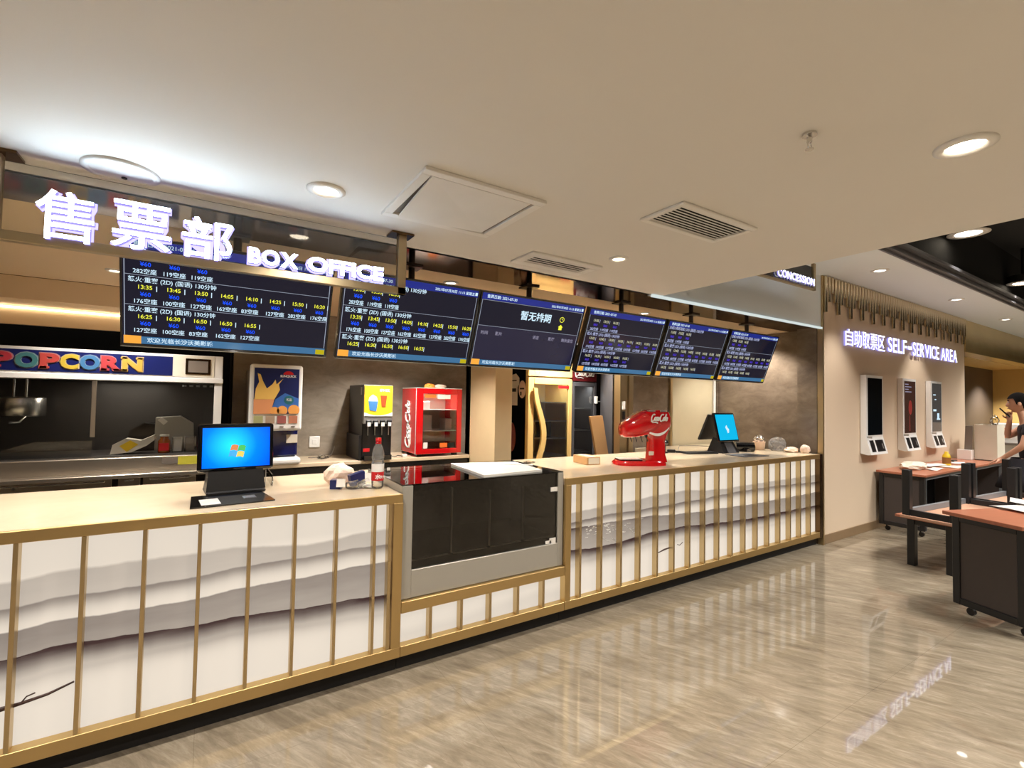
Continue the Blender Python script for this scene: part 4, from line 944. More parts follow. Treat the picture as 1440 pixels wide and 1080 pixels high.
strokes(t, 'script_logo', m['white_print'], script_logo(-.30, -.09, .56, .19, 0), .009, Xs)
MB().box(x0 + .03, y0 + .05, ZK, x0 + .08, y0 + .1, z0).box(x1 - .08, y0 + .05, ZK, x1 - .03, y0 + .1, z0).box(x0 + .03, y1 - .1, ZK, x1 - .03, y1 - .05, z0).build('feet', m['black'], t)
t = thing('snack_bag', 'orange snack packet lying on top of the red mini fridge', 'snack packet', (2.16, 5.15, z1 + .006))
blob('packet', M('packet_orange', lin(240, 140, 50), .4), (2.16, 5.15, z1 + .006), (.06, .05, .03), 41, t)
tag(blob('snack_bag', m['bag'], (2.29, 5.15, z1 + .006), (.07, .05, .026), 42), 'pale snack packet on the red mini fridge right of the orange one', 'snack packet')
t = thing('wall_socket', 'white square socket plate on the stone wall right of the juice machine', 'socket', (1.01, 5.6, 1.09))
MB().box(.955, 5.585, 1.035, 1.065, 5.6, 1.155, .004).build('plate', m['white'], t)
MB().box(.985, 5.58, 1.07, 1.035, 5.585, 1.12, .003).build('plug', m['white'], t)
t = thing('loose_cord', 'tangled wire and clear bits on the back counter below the socket', 'cord', (1.05, 5.35, ZK))
MB().tube([(.92, 5.4, ZK + .006), (1.0, 5.3, ZK + .02), (1.06, 5.38, ZK + .03), (1.1, 5.28, ZK + .012), (1.02, 5.25, ZK + .006), (1.14, 5.35, ZK + .03), (1.2, 5.5, ZK + .1)], .005, 6).build('wire', m['grey_mid'], t)
blob('clear_bits', m['clear_plastic'], (1.04, 5.3, ZK), (.05, .05, .02), 45, t, k=.5)
t = thing('power_adapter', 'white adapter with a black cable between the beverage machine and the mini fridge', 'adapter', (1.84, 5.1, ZK))
MB().box(1.83, 5.06, ZK, 1.88, 5.1, ZK + .03, .004).build('body', m['white'], t)
MB().tube([(1.83, 5.08, ZK + .012), (1.78, 5.1, ZK + .02), (1.74, 5.06, ZK + .012), (1.69, 5.12, ZK + .02)], .005, 6).build('cable', m['black'], t)

# ------------------------------------------------------------ popcorn station
t = thing('popcorn_machine', 'wide white framed popcorn cabinet with a colourful lettered blue header', 'popcorn machine', (-.8, 5.3, 1.08))
xa, xb, yf = -1.9, .112, 5.0
MB().box(xa, yf, 1.70, xb, yf + .6, 1.935, .003).build('header_box', m['white'], t)
MB().box(xa, yf - .006, 1.752, -.255, yf, 1.912).build('blue_sign', M('sign_deep_blue', lin(18, 28, 88), .3, coat=.3), t)
cols = [lin(176, 52, 64), lin(60, 110, 112), lin(176, 66, 60), lin(190, 164, 56), lin(62, 112, 156), lin(176, 60, 64), lin(190, 152, 64)]
def slab(ch, x, z, w, h, y, mb):    # bold slab letter
    mb.text(ch, x, z, h=h, w=w, y=y, depth=.01, bold=.045)
    s = .14 * h
    feet = {'P': [(0, 0, .5)], 'R': [(0, 0, .42), (.58, 0, .44)], 'N': [(-.05, 0, .35), (.7, 1, .35), (-.05, 1, .3)]}.get(ch, [])
    for fx, top, fw in feet:
        zz = z + (h - s if top else 0); mb.box(x + fx * w - .04 * w, y - .005, zz, x + (fx + fw) * w, y + .005, zz + s)
xs = [(-1.345, .115), (-1.215, .125), (-1.08, .11), (-.965, .105), (-.85, .118), (-.722, .125), (-.59, .13)]
for i, (ch, (x, w)) in enumerate(zip('POPCORN', xs)):
    ob = MB().text(ch, x - .008, 1.768, h=.129, w=w + .016, y=yf - .007, depth=.004, bold=.075)
    ob.build('letter_outline', M('letter_outline%d' % i, tuple(min(1, c * .5 + .16) for c in cols[i]), .4), t)
    b = MB(); slab(ch, x, 1.775, w, .115, yf - .012, b); lo = b.build('header_letter', M('letter_colour%d' % i, cols[i], .4), t)
MB().box(-.255, yf - .004, 1.745, xb - .065, yf, 1.93).build('beige_panel', m['offwhite'], t)
MB().box(-.165, yf - .012, 1.765, .02, yf - .002, 1.905, .004).build('control_frame', m['bronze_dark'], t)
MB().box(-.145, yf - .014, 1.785, .0, yf - .010, 1.885).build('control_screen', m['grey_mid'], t)
MB().box(xa, yf - .015, 1.695, xb + .005, yf + .02, 1.735, .003).build('lower_trim', m['trim_white'], t)
MB().box(xb - .06, yf, 1.08, xb, yf + .05, 1.70, .003).box(xb - .03, yf + .05, 1.08, xb, yf + .6, 1.70).build('right_post', m['trim_white'], t)
MB().box(xa, yf + .58, 1.08, xb - .03, yf + .6, 1.70).box(xa, yf, 1.075, xb, yf + .6, 1.085).build('steel_lining', m['lining'], t)
MB().box(-.775, yf - .004, 1.24, -.745, yf + .012, 1.70, .003).build('door_edge', m['steel'], t)
MB().box(xa, yf + .004, 1.085, -.76, yf + .009, 1.70).box(-.75, yf + .004, 1.24, xb - .06, yf + .009, 1.70).build('front_glass', m['clear'], t)
light('AREA', 'cabinet_fill', (-.6, yf + .3, 1.69), 3.0, (1, .9, .78), .5, (0, 0, 0), None, t, .2)  # dim fill light added to brighten the cabinet interior
kc = (-1.24, yf + .24, 1.40)
MB().lathe([(.0001, 0), (.15, 0), (.155, .01), (.155, .14), (.15, .15), (.0001, .155)], kc, 32).build('kettle', m['chrome'], t)
for dx in (-.03, .04): MB().cyl((kc[0] + dx + .02, kc[1] - .1, kc[2] + .15), (kc[0] + dx + .02, kc[1] - .1, 1.70), .008, seg=10).build('hanger_rod', m['chrome'], t)
MB().tube([(kc[0] + .07, kc[1] - .14, kc[2]), (kc[0] + .05, kc[1] - .2, kc[2] - .04), (kc[0] + .0, kc[1] - .23, kc[2] - .04)], .008, 8).build('handle', m['chrome'], t)
for k in range(5): MB().cyl((-.17 + .05 * k, yf + .1, 1.66), (-.17 + .05 * k, yf + .1, 1.675), .014, seg=10).build('lamp_knob', m['silver'], t)
t = thing('steel_bench', 'long stainless bench with drawers carrying the popcorn cabinet', 'steel bench', (-.9, 5.3, 0))
MB().box(-1.9, 4.93, .955, .10, 5.62, 1.075, .004).build('apron', m['steel'], t)
MB().box(-1.9, 4.80, .925, .10, 4.94, .957, .004).build('front_ledge', m['steel'], t)
MB().box(-1.9, 4.96, .1, .10, 5.6, .955).build('cabinet', m['steel_dark'], t)
for x0_, x1_ in ((-1.5, -.62), (-.58, -.44), (-.42, -.06)):
    d_ = MB().box(x0_, 4.945, .62, x1_, 4.962, .915, .003).build('drawer', m['steel'], t)
    MB().box(x0_ + .04, 4.925, .885, x1_ - .04, 4.946, .9, .003).build('handle', m['chrome'], d_)
MB().box(-.17, 4.94, .89, -.06, 4.945, .935).build('paper_label', m['paper'], t)
MB().box(-.135, 4.937, .912, -.09, 4.941, .924).build('red_print', m['red_label'], t)
MB().cyl((-1.17, 4.93, .88), (-1.17, 4.90, .88), .01, seg=10).build('knob', m['chrome'], t)
MB().box(-1.9, 5.0, 0, .08, 5.5, .1).build('plinth', m['black_matte'], t)
MB().box(-.19, 4.922, 1.0, -.03, 4.928, 1.068).build('yellow_note', M('note_yellow', lin(206, 196, 60), .6), t)
MB().box(-.30, 4.922, 1.01, -.19, 4.928, 1.06).build('grey_note', m['grey_mid'], t)
ZS = 1.0855
t = thing('paper_sack', 'white paper sack with a yellow diamond label lying in the popcorn cabinet', 'paper sack', (-.52, 5.16, ZS))
b = MB(); P_ = [(-.66, ZS), (-.645, 1.165), (-.56, 1.215), (-.46, 1.195), (-.37, 1.24), (-.365, 1.20), (-.42, 1.15), (-.52, 1.10)]
b.prism(P_, 5.10, 5.22); b.build('sack', m['offwhite'], t)
MB().prism([(-.60, 1.155), (-.53, 1.20), (-.475, 1.165), (-.55, 1.105)], 5.095, 5.101).build('yellow_label', m['yellow'], t)
t = thing('scoop_box', 'grey steel scoop box standing in the right part of the popcorn cabinet', 'steel box', (-.22, 5.35, ZS))
b = MB().prism([(-.38, ZS), (-.38, 1.38), (-.2, 1.39), (-.10, 1.32), (-.09, ZS)], 5.3, 5.5); b.build('body', m['steel_dull'], t)
MB().prism([(-.365, 1.36), (-.335, 1.385), (-.29, 1.345), (-.32, 1.315)], 5.292, 5.3).build('tag', m['paper'], t)
MB().prism([(-.60, ZS), (-.56, 1.27), (-.46, 1.33), (-.385, 1.32), (-.385, ZS)], 5.34, 5.48).build('dark_side', m['steel_dark'], t)
t = thing('storage_jar', 'glass jar of amber liquid with a red label in the popcorn cabinet', 'jar', (-.30, 5.13, ZS))
MB().lathe([(.0001, .0), (.042, .0), (.045, .01), (.045, .10), (.03, .12), (.03, .14)], (-.30, 5.13, ZS), 20).build('glass', M('amber_glass', lin(170, 90, 40), .1, coat=.5), t)
MB().box(-.335, 5.082, ZS + .02, -.265, 5.096, ZS + .085).build('label', m['red_label'], t)
MB().lathe([(.034, .14), (.034, .155), (.0001, .156)], (-.30, 5.13, ZS), 20).build('lid', m['offwhite'], t)
for k, x in enumerate((-.205, -.115)):
    t = thing('condiment_holder', ('left' if k == 0 else 'right') + ' clear plastic holder beside the amber jar in the popcorn cabinet', 'holder', (x, 5.14, ZS), 0, 'holders in the popcorn cabinet')
    MB().box(x - .04, 5.11, ZS, x + .045, 5.2, ZS + .14, .004).build('box', m['clear_plastic'], t)
    MB().box(x - .035, 5.15, ZS + .005, x + .03, 5.18, ZS + .125, .002).build('contents', m['paper'] if k == 0 else m['grey_mid'], t)
# ------------------------------------------------------------ coolers, board, doorway things
def cooler(name, label, x0, x1, y0, ztop, body, header, kind):
    t = thing(name, label, 'cooler', ((x0 + x1) / 2, y0 + .3, 0))
    y1 = y0 + .62
    MB().box(x0, y0 + .05, .04, x0 + .03, y1, ztop, .004).box(x1 - .03, y0 + .05, .04, x1, y1, ztop, .004).box(x0 + .03, y1 - .03, .04, x1 - .03, y1, ztop).box(x0 + .03, y0 + .05, .04, x1 - .03, y1 - .03, .4).box(x0 + .03, y0 + .05, ztop - .22, x1 - .03, y1 - .03, ztop).build('cabinet', body, t)
    MB().box(x0 + .03, y1 - .05, .4, x1 - .03, y1 - .03, ztop - .22).build('liner', m['offwhite'], t)
    MB().box(x0, y0, ztop - .20, x1, y0 + .05, ztop, .006).build('header', header, t)
    return t, y1
t, y1 = cooler('glass_cooler', 'cream framed tall glass door cooler with a bowed handle behind the counter', 3.44, 4.16, 5.0, 2.10, m['cream'], m['cream'], 0)
x0, x1, y0 = 3.44, 4.16, 5.0
cooler1 = t
d_ = MB().box(x0, y0, .1, x0 + .09, y0 + .05, 1.885, .006).box(x1 - .065, y0, .1, x1, y0 + .05, 1.885, .006).box(x0 + .09, y0, 1.80, x1 - .065, y0 + .05, 1.885, .006).box(x0 + .09, y0, .1, x1 - .065, y0 + .05, .3, .006).build('door', m['cream'], t)
MB().box(x0 + .09, y0 + .02, .3, x1 - .065, y0 + .028, 1.80).build('door_glass', m['clear_plastic'], d_)
pts = []; 
for i in range(21):
    s = i / 20; z = .55 + 1.2 * s; pts.append((x0 + .055 + .13 * math.sin(PI * s) ** 2, z))
P_ = [(x, z) for x, z in pts] + [(x + .055 + .02 * math.sin(PI * i / 20), z) for i, (x, z) in list(enumerate(pts))[::-1]]
MB().prism(P_, y0 - .05, y0 - .02).build('bowed_handle', m['cream'], d_)
MB().box(x1 - .24, y0 - .003, 1.755, x1 - .06, y0 + .0, 1.79).build('red_strip', m['red_label'], d_)
b = MB().box(x0 + .1, y0 - .003, 1.98, x0 + .17, y0 + .001, 1.982).box(x0 + .1, y0 - .003, 1.93, x0 + .17, y0 + .001, 1.932).box(x0 + .1, y0 - .003, 1.93, x0 + .102, y0 + .001, 1.982).box(x0 + .168, y0 - .003, 1.93, x0 + .17, y0 + .001, 1.982)
b.build('header_emblem', m['bronze'], t)
for z in (.62, .85, 1.08, 1.31, 1.56): MB().box(x0 + .04, y0 + .08, z, x1 - .04, y1 - .06, z + .012).build('wire_shelf', m['silver'], t)
light('AREA', 'cooler_lamp', (x0 + .34, y0 + .12, 1.86), 4.5, (.88, 1, .95), .5, (R(-18), 0, 0), None, t, .06)
MB().box(x0 + .33, y0 + .3, 1.092, x0 + .6, y0 + .32, 1.30, .004).build('dark_tray', m['black_gloss'], t)
t, y1 = cooler('glass_cooler', 'dark framed glass door cooler with a red lettered header right of the cream one', 4.17, 4.60, 5.0, 2.06, m['slate'], M('dark_red_header', lin(90, 16, 20), .3), 1)
x0, x1 = 4.17, 4.60
d_ = MB().box(x0, y0, .1, x0 + .035, y0 + .05, 1.85, .004).box(x1 - .05, y0, .1, x1, y0 + .05, 1.85, .004).box(x0 + .035, y0, 1.79, x1 - .05, y0 + .05, 1.85, .004).box(x0 + .035, y0, .1, x1 - .05, y0 + .05, .3, .004).build('door', m['slate'], t)
MB().box(x0 + .035, y0 + .02, .3, x1 - .05, y0 + .028, 1.79).build('door_glass', m['clear_plastic'], d_)
for z in (.62, .88, 1.18, 1.48): MB().box(x0 + .04, y0 + .08, z, x1 - .04, y1 - .06, z + .012).build('wire_shelf', m['silver'], t)
light('AREA', 'cooler_lamp', (x0 + .2, y0 + .12, 1.83), 4, (.95, 1, .95), .3, (R(-18), 0, 0), None, t, .06)
strokes(t, 'script_logo', m['white_print'], script_logo(x0 + .03, 1.895, .36, .15, y0 - .004), .006, Matrix())
t = thing('leaning_board', 'pale brown board leaning between the dark glass cooler and the grey door', 'board', (4.2, 4.37, 0))
MB().prism([(4.22, .0), (4.40, .0), (4.085, 1.42), (3.885, 1.41)], 4.33, 4.36).build('board', m['card'], t)
t = thing('cooler_plug', 'white plug with a short grey cable on the dark cooler door', 'plug', (4.565, 4.97, 1.6))
MB().box(4.545, 4.955, 1.56, 4.585, 4.995, 1.66, .006).build('plug', m['white'], t)
MB().tube([(4.585, 4.97, 1.59), (4.63, 4.96, 1.59), (4.68, 4.95, 1.62), (4.72, 4.94, 1.66)], .006, 6).build('cable', m['silver'], t)
MB().box(3.433, 5.06, .05, 3.439, 5.61, 2.08).build('black_side_panel', m['black_gloss'], cooler1)
XS_ = Matrix(((0, 0, 1, 3.4315), (-1, 0, 0, 0), (0, 1, 0, 0), (0, 0, 0, 1)))
for k, l in enumerate(('tall pale paper cutout on the black side of the cream cooler', 'round pinkish paper cutout on the black side of the cream cooler')):
    y0_ = (5.34, 5.13)[k]; zb_ = (1.52, 1.61)[k]
    t = thing('paper_cutout', l, 'paper cutout', (3.431, y0_, zb_))
    if k == 0: P_ = [(y0_ - .10, zb_), (y0_ + .13, zb_), (y0_ + .13, zb_ + .33), (y0_ + .06, zb_ + .40), (y0_ - .06, zb_ + .42), (y0_ - .14, zb_ + .36), (y0_ - .14, zb_ + .28), (y0_ - .10, zb_ + .24)]
    else: P_ = [(y0_ + .078 * math.cos(a * PI / 10), zb_ + .12 + .115 * math.sin(a * PI / 10)) for a in range(20)]
    MB().prism(P_, 3.429, 3.4325, plane='yz').build('card', m['offwhite'] if k == 0 else m['bag'], t)
    b = MB()
    for q in (((y0_ - .08, zb_ + .32, y0_ + .11, zb_ + .335), (y0_ - .07, zb_ + .18, y0_ + .05, zb_ + .225)) if k == 0 else ((y0_ - .05, zb_ + .12, y0_ + .05, zb_ + .14), (y0_ + .01, zb_ + .04, y0_ + .04, zb_ + .09))): b.box(3.427, q[0], q[1], 3.4295, q[2], q[3])
    b.build('dark_print', m['black_matte'], t)
MB().prism([(5.36 + .09 * math.cos(a * PI / 10), 1.10 + .19 * math.sin(a * PI / 10)) for a in range(20)], 3.430, 3.4335, plane='yz').build('reddish_print', M('reddish_print', lin(150, 84, 74), .4), cooler1)
t = thing('door_lock_plate', 'white access reader with a black handle on the door frame by the drinks tower', 'door reader', (4.2, 4.1, 1.55))
MB().box(4.195, 4.105, 1.50, 4.245, 4.12, 1.60, .004).build('reader', m['white'], t)
MB().box(4.205, 4.10, 1.38, 4.24, 4.12, 1.48, .004).build('handle', m['black'], t)
tag(MB().box(6.005, 4.125, 1.35, 6.045, 4.15, 2.3, .003).build('wall_conduit', m['trim_white'], loc=(6.03, 4.14, 1.35)), 'white vertical cable duct beside the right edge of the beige door', 'cable duct')
# ------------------------------------------------------------ self service kiosks
def kiosk(x, w, label, scr):
    t = thing('ticket_kiosk', label, 'ticket kiosk', (x + w / 2, 2.72, 1.0), 0, 'ticket kiosks on the self service wall')
    y = 2.655
    b = MB().prism([(2.715, .995), (2.715, 1.985), (y, 1.985), (y, 1.20), (2.60, .985), (2.64, .98)], x, x + w, plane='yz'); b.build('housing', m['white'], t)
    d_ = MB().box(x + .05, y - .004, 1.225, x + w - .03, y - .001, 1.95).build('display', scr, t)
    X = Matrix(((1, 0, 0, x), (0, 0, 0, 0), (0, 0, 0, 0), (0, 0, 0, 1)))
    def slope(u0, u1, s0, s1, n, mat):
        p0 = Vector((0, y, 1.20)); p1 = Vector((0, 2.60, .985)); nrm = Vector((0, -.97, .25)) * .003
        q = lambda u, s: Vector((x + u, 0, 0)) + p0.lerp(p1, s) + nrm
        a, b_, c, d = q(u0, s0), q(u1, s0), q(u1, s1), q(u0, s1); k = nrm * 1.2
        MB().add([a, b_, c, d, a - k, b_ - k, c - k, d - k], [[3, 2, 1, 0], [4, 5, 6, 7], [0, 1, 5, 4], [1, 2, 6, 5], [2, 3, 7, 6], [3, 0, 4, 7]]).build(n, mat, t)
    slope(.06, .17, .18, .85, 'card_reader', m['black']); slope(.22, w - .05, .18, .85, 'keypad', m['black'])
    slope(w - .11, w - .085, .4, .7, 'keypad_sticker', m['white'])
    MB().box(x + .02, 2.60, 1.19, x + .03, 2.66, 1.215).build('hinge', m['silver'], t)
    return t, d_
ks1 = M('kiosk_dark_screen', lin(14, 18, 22), .06, coat=.6)
ks2 = M('kiosk_red_screen', lin(40, 26, 22), .08, emit=lin(84, 56, 46), es=.5, coat=.5)
ks3 = M('kiosk_grey_screen', lin(40, 40, 40), .08, emit=lin(96, 92, 88), es=.5, coat=.5)
kiosk(6.957, .50, 'left wall kiosk with a dark mirror like screen, nearest the counter', ks1)
t, d_ = kiosk(8.11, .47, 'middle wall kiosk with a red glow on its screen', ks2)
MB().ball((8.36, 2.6515, 1.58), (.075, .001, .12), 16).box(8.33, 2.650, 1.25, 8.345, 2.6512, 1.47).build('red_figure', M('red_glow', lin(110, 40, 36), .3, emit=lin(190, 70, 60), es=.3), t)
b = MB()
for i in range(4): b.box(8.18, 2.650, 1.90 - .035 * i, 8.30 + .1 * (i % 2), 2.6512, 1.912 - .035 * i)
b.build('screen_lines', m['scr_pale'], t)
t, d_ = kiosk(9.154, .46, 'right wall kiosk with a grey screen, nearest the gold valance', ks3)
b = MB()
for q in ((9.24, 1.77, 9.34, 1.785), (9.3, 1.70, 9.36, 1.715), (9.24, 1.53, 9.36, 1.56), (9.40, 1.42, 9.48, 1.50), (9.38, 1.40, 9.52, 1.42)): b.box(q[0], 2.650, q[1], q[2], 2.6512, q[3])
b.build('screen_lines', m['scr_white'], t)

# ------------------------------------------------------------ tables
def caster(parent, x, y, h, X):
    b = MB().cyl((x - .012, y, .028), (x + .012, y, .028), .028, seg=14, X=X).tube([(x, y, h), (x, y + .012, h - .02), (x, y + .012, .03)], .009, 6, X=X)
    return b.build('caster', m['black'], parent, local=True)
def rolling_table(label, org, rz, L, D, H, inset, zb, group=None, open_front=True):
    t = thing('rolling_table', label, 'table', (org[0], org[1], 0), rz, 'rolling tables with red brown tops')
    I = Matrix()
    MB().box(0, -D, H - .028, L, 0, H, .003).build('tabletop', m['wood_top'], t, local=True)
    x0, x1, y0, y1 = inset, L - inset, -D + .025, -.02
    for x in (x0, x1 - .06):
        for y in (y0, y1 - .05):
            MB().box(x, y, zb, x + .06, y + .05, H - .028, .003).build('post', m['black_metal'], t, local=True)
        MB().box(x + .01, y0 + .05, zb + .05, x + .05, y1 - .05, H - .07, 0).build('end_panel', m['table_panel'], t, local=True)
        MB().box(x, y0 + .05, zb, x + .06, y1 - .05, zb + .05, .003).build('end_rail', m['black_metal'], t, local=True)
        MB().box(x, y0 + .05, H - .075, x + .06, y1 - .05, H - .028, .003).build('end_rail', m['black_metal'], t, local=True)
    MB().box(x0 + .06, y0 + .005, H - .075, x1 - .06, y0 + .045, H - .028, .002).build('front_rail', m['post_grey'], t, local=True)
    MB().box(x0 + .06, y1 - .03, zb + .05, x1 - .06, y1 - .01, H - .03).build('back_panel', m['black_metal'], t, local=True)
    MB().box(x0 + .062, y0 - .002, zb, x0 + .068, y0 + .05, H - .028).build('grey_edge', m['post_grey'], t, local=True)
    MB().box(x1 - .068, y0 - .002, zb, x1 - .062, y0 + .05, H - .028).build('grey_edge', m['post_grey'], t, local=True)
    for x in (x0 + .1, x1 - .1):
        for y in (y0 + .06, y1 - .06): caster(t, x, y, zb, I)
    return t
rolling_table('near rolling table with a dark end panel at the right edge of the view', (4.88, 1.355), R(-20), 1.35, .50, .79, .07, .085)
rolling_table('long rolling table against the beige wall, its left end under the kiosks', (7.33, 2.69), 0, 1.92, .51, .77, .03, .085)
rolling_table('rolling table against the beige wall carrying the large open box', (9.26, 2.69), 0, 1.5, .51, .77, .03, .085)
def low_table(label, org, rz, z0, L, D, H, flip):
    t = thing('low_table', label, 'table', (org[0], org[1], z0), rz, 'low tables stacked in the self service area')
    f = (lambda a, b: (H - b, H - a)) if flip else (lambda a, b: (a, b))
    def bx(x0, y0, a, x1, y1, b_, name, mat, bev=.003):
        z = f(a, b_); return MB().box(x0, y0, z[0], x1, y1, z[1], bev).build(name, mat, t, local=True)
    if flip: f = lambda a, b: (H - b, H - a)
    bx(0, -D, H - .026, L, 0, H, 'tabletop', m['wood_top'] if not flip else m['wood_light'])
    i = .0 if flip else .085; s = .065
    q = .012 if flip else .07
    for x in (q, L - q - s):
        for y in (-D + q, -q - s): bx(x, y, 0, x + s, y + s, H - .026, 'leg', m['black_metal'])
    r = .03
    for n_, a in (('long_rail', (q + s, -q - r - .01, L - q - s, -q - .01)), ('long_rail', (q + s, -D + q + .01, L - q - s, -D + q + r + .01)), ('short_rail', (q + .01, -D + q + s, q + r + .01, -q - s)), ('short_rail', (L - q - r - .01, -D + q + s, L - q - .01, -q - s))):
        bx(a[0], a[1], H - .085, a[2], a[3], H - .026, n_, m['black_metal'] if (n_ == 'short_rail' or a[1] < -.2) else m['post_grey'] if flip else m['black_metal'])
    return t
low_table('low red topped table standing upright left of the near rolling table', (5.97, 2.03), R(-7), 0, 1.42, .52, .5, False)
low_table('low red topped table standing upright at the far right end of the other', (7.40, 1.85), R(-7), 0, 1.0, .52, .5, False)
low_table('upside down low table with black legs up, left one on the low tables', (5.84, 1.945), R(-5), .501, 1.40, .46, .47, True)
low_table('upside down low table with black legs up, right one nearest the man', (7.26, 1.82), R(-5), .501, 1.08, .46, .47, True)
# papers and things on the tables
def sheet(label, cx, cy, z, w, d, rz, mat='paper', wav=.006, seed=1, group='loose papers on the tables'):
    rnd = random.Random(seed); n = 7; vs = []; fs = []
    X = Matrix.Translation((cx, cy, z)) @ Matrix.Rotation(R(rz), 4, 'Z')
    for i in range(n):
        for j in range(n):
            u, v = i / (n - 1) - .5, j / (n - 1) - .5
            vs.append((u * w, v * d, .002 + wav * (math.sin(5 * u + seed) * math.cos(4 * v + 2 * seed) + 1)))
    N = n * n
    vs += [(a, b_, c - .0015) for a, b_, c in vs]
    for i in range(n - 1):
        for j in range(n - 1):
            a = i * n + j; fs.append([a, a + n, a + n + 1, a + 1]); fs.append([N + a, N + a + 1, N + a + n + 1, N + a + n])
    for i in range(n - 1):
        for a, b_ in ((i, i + 1), ((n - 1) * n + i + 1, (n - 1) * n + i), ((i + 1) * n, i * n), (i * n + n - 1, (i + 1) * n + n - 1)): fs.append([a, b_, N + b_, N + a])
    o = MB().add(vs, fs, 0, True, X).build('paper_sheet', m[mat], loc=(cx, cy, z)); return tag(o, label, 'paper', group)
TZ = .771
sheet('large crumpled white paper at the right edge on the near rolling table', 5.55, .95, .791, .5, .32, -25, seed=3, wav=.012)
sheet('small white paper on the large paper on the near rolling table', 5.75, 1.05, .815, .25, .2, 10, seed=5, wav=.008)
tag(blob('crumpled_paper', m['offwhite'], (7.95, 2.5, TZ), (.30, .12, .055), 51, k=.3), 'heap of crumpled pale paper on the wall table under the middle kiosk', 'paper')
sheet('white sheet lying in front of the crumpled heap on the wall table', 8.15, 2.33, TZ, .36, .12, 4, seed=7)
sheet('white sheet right of the crumpled heap on the wall table', 8.55, 2.5, TZ, .5, .2, -6, seed=8, wav=.014)
sheet('cream sheet under the yellow bottle on the wall table', 8.75, 2.32, TZ, .4, .2, 4, 'offwhite', seed=9, wav=.003)
sheet('pale sheet with dark marks left of the big box on the wall table', 9.4, 2.45, TZ, .3, .2, 12, seed=11)
t = thing('sauce_bottle', 'yellow bottle with a brown label on the wall table', 'bottle', (8.85, 2.40, TZ))
c = (8.85, 2.40, TZ)
MB().lathe([(.0001, .008), (.045, .008), (.048, .02), (.048, .12), (.04, .15), (.02, .175), (.02, .195), (.0001, .197)], c, 18).build('body', m['yellow'], t)
MB().lathe([(.0485, .03), (.0485, .115)], c, 18).build('label', M('label_brown', lin(150, 96, 40), .5), t)
t = thing('black_pouch', 'small black object on the pale sheet on the wall table', 'pouch', (9.42, 2.48, .79))
MB().box(9.34, 2.45, .792, 9.5, 2.5, .81, .006).build('pouch', m['black'], t)
t = thing('large_box', 'large open off white box on the wall table', 'box', (10.5, 2.32, TZ))
b = MB().box(10.3, 2.19, TZ, 10.7, 2.20, 1.33).box(10.3, 2.44, TZ, 10.7, 2.45, 1.33).box(10.3, 2.20, TZ, 10.31, 2.44, 1.33).box(10.69, 2.20, TZ, 10.7, 2.44, 1.33).box(10.3, 2.19, TZ, 10.7, 2.45, TZ + .01)
b.build('carton', m['offwhite'], t)
MB().box(10.32, 2.21, 1.30, 10.68, 2.43, 1.31).build('opening_shade', m['black_matte'], t)  # black sheet below the rim paints the shade inside the open box
t = thing('foam_slab', 'taupe slab leaning against the left side of the large box', 'slab', (10.2, 2.51, TZ))
MB().box(-.02, -.045, .14, .02, .045, .54, .006, X=Matrix.Translation((10.22, 2.51, TZ)) @ Matrix.Rotation(R(9), 4, 'Y')).build('slab', m['grey_mid'], t)
MB().box(10.14, 2.45, TZ, 10.28, 2.62, TZ + .155, .004).build('white_foot', m['white'], t)
t = thing('white_machine', 'white floor machine with a red orange and blue label behind the large box', 'machine', (11.9, 2.35, 0))
MB().box(11.75, 2.10, 0, 12.1, 2.55, 1.33, .02).build('body', m['white'], t)
MB().box(11.748, 2.16, 1.06, 11.752, 2.50, 1.27).build('label_white', m['paper'], t)
for k, (n, y0, y1) in enumerate((('red', 2.42, 2.5), ('orange', 2.34, 2.42), ('blue', 2.17, 2.24))):
    MB().box(11.744, y0, 1.08, 11.75, y1, 1.25).build('label_' + n, {'red': m['red_label'], 'orange': M('print_orange', lin(240, 130, 40), .4), 'blue': M('print_blue', lin(70, 100, 210), .4)}[n], t)
MB().box(11.70, 2.2, .96, 11.75, 2.45, 1.0, .006).build('tray', m['grey_mid'], t)
tag(blob('plastic_bag', m['clear_plastic'], (10.45, 2.25, 1.335), (.05, .05, .08), 61, k=.4), 'small clear plastic bag on the rim of the large box', 'plastic bag')

# ------------------------------------------------------------ people
def skin_mesh(name, verts, edges, radii, mat, parent, sub=2, root=0):
    me = bpy.data.meshes.new(name); me.from_pydata(verts, edges, [])
    o = bpy.data.objects.new(name, me); C.objects.link(o); me.materials.append(mat)
    if parent is not None: o.parent = parent
    sk = o.modifiers.new('skin', 'SKIN'); sk.use_smooth_shade = True
    for v, r_ in zip(me.skin_vertices[0].data, radii): v.radius = r_ if isinstance(r_, tuple) else (r_, r_)
    me.skin_vertices[0].data[root].use_root = True
    ss = o.modifiers.new('smooth', 'SUBSURF'); ss.levels = sub; ss.render_levels = sub
    return o
def chain(parts):
    verts, edges, rad, idx = [], [], [], {}
    for ch in parts:
        prev = None
        for nm, co, r_ in ch:
            if nm not in idx: idx[nm] = len(verts); verts.append(co); rad.append(r_)
            if prev is not None: edges.append((prev, idx[nm]))
            prev = idx[nm]
    return verts, edges, rad
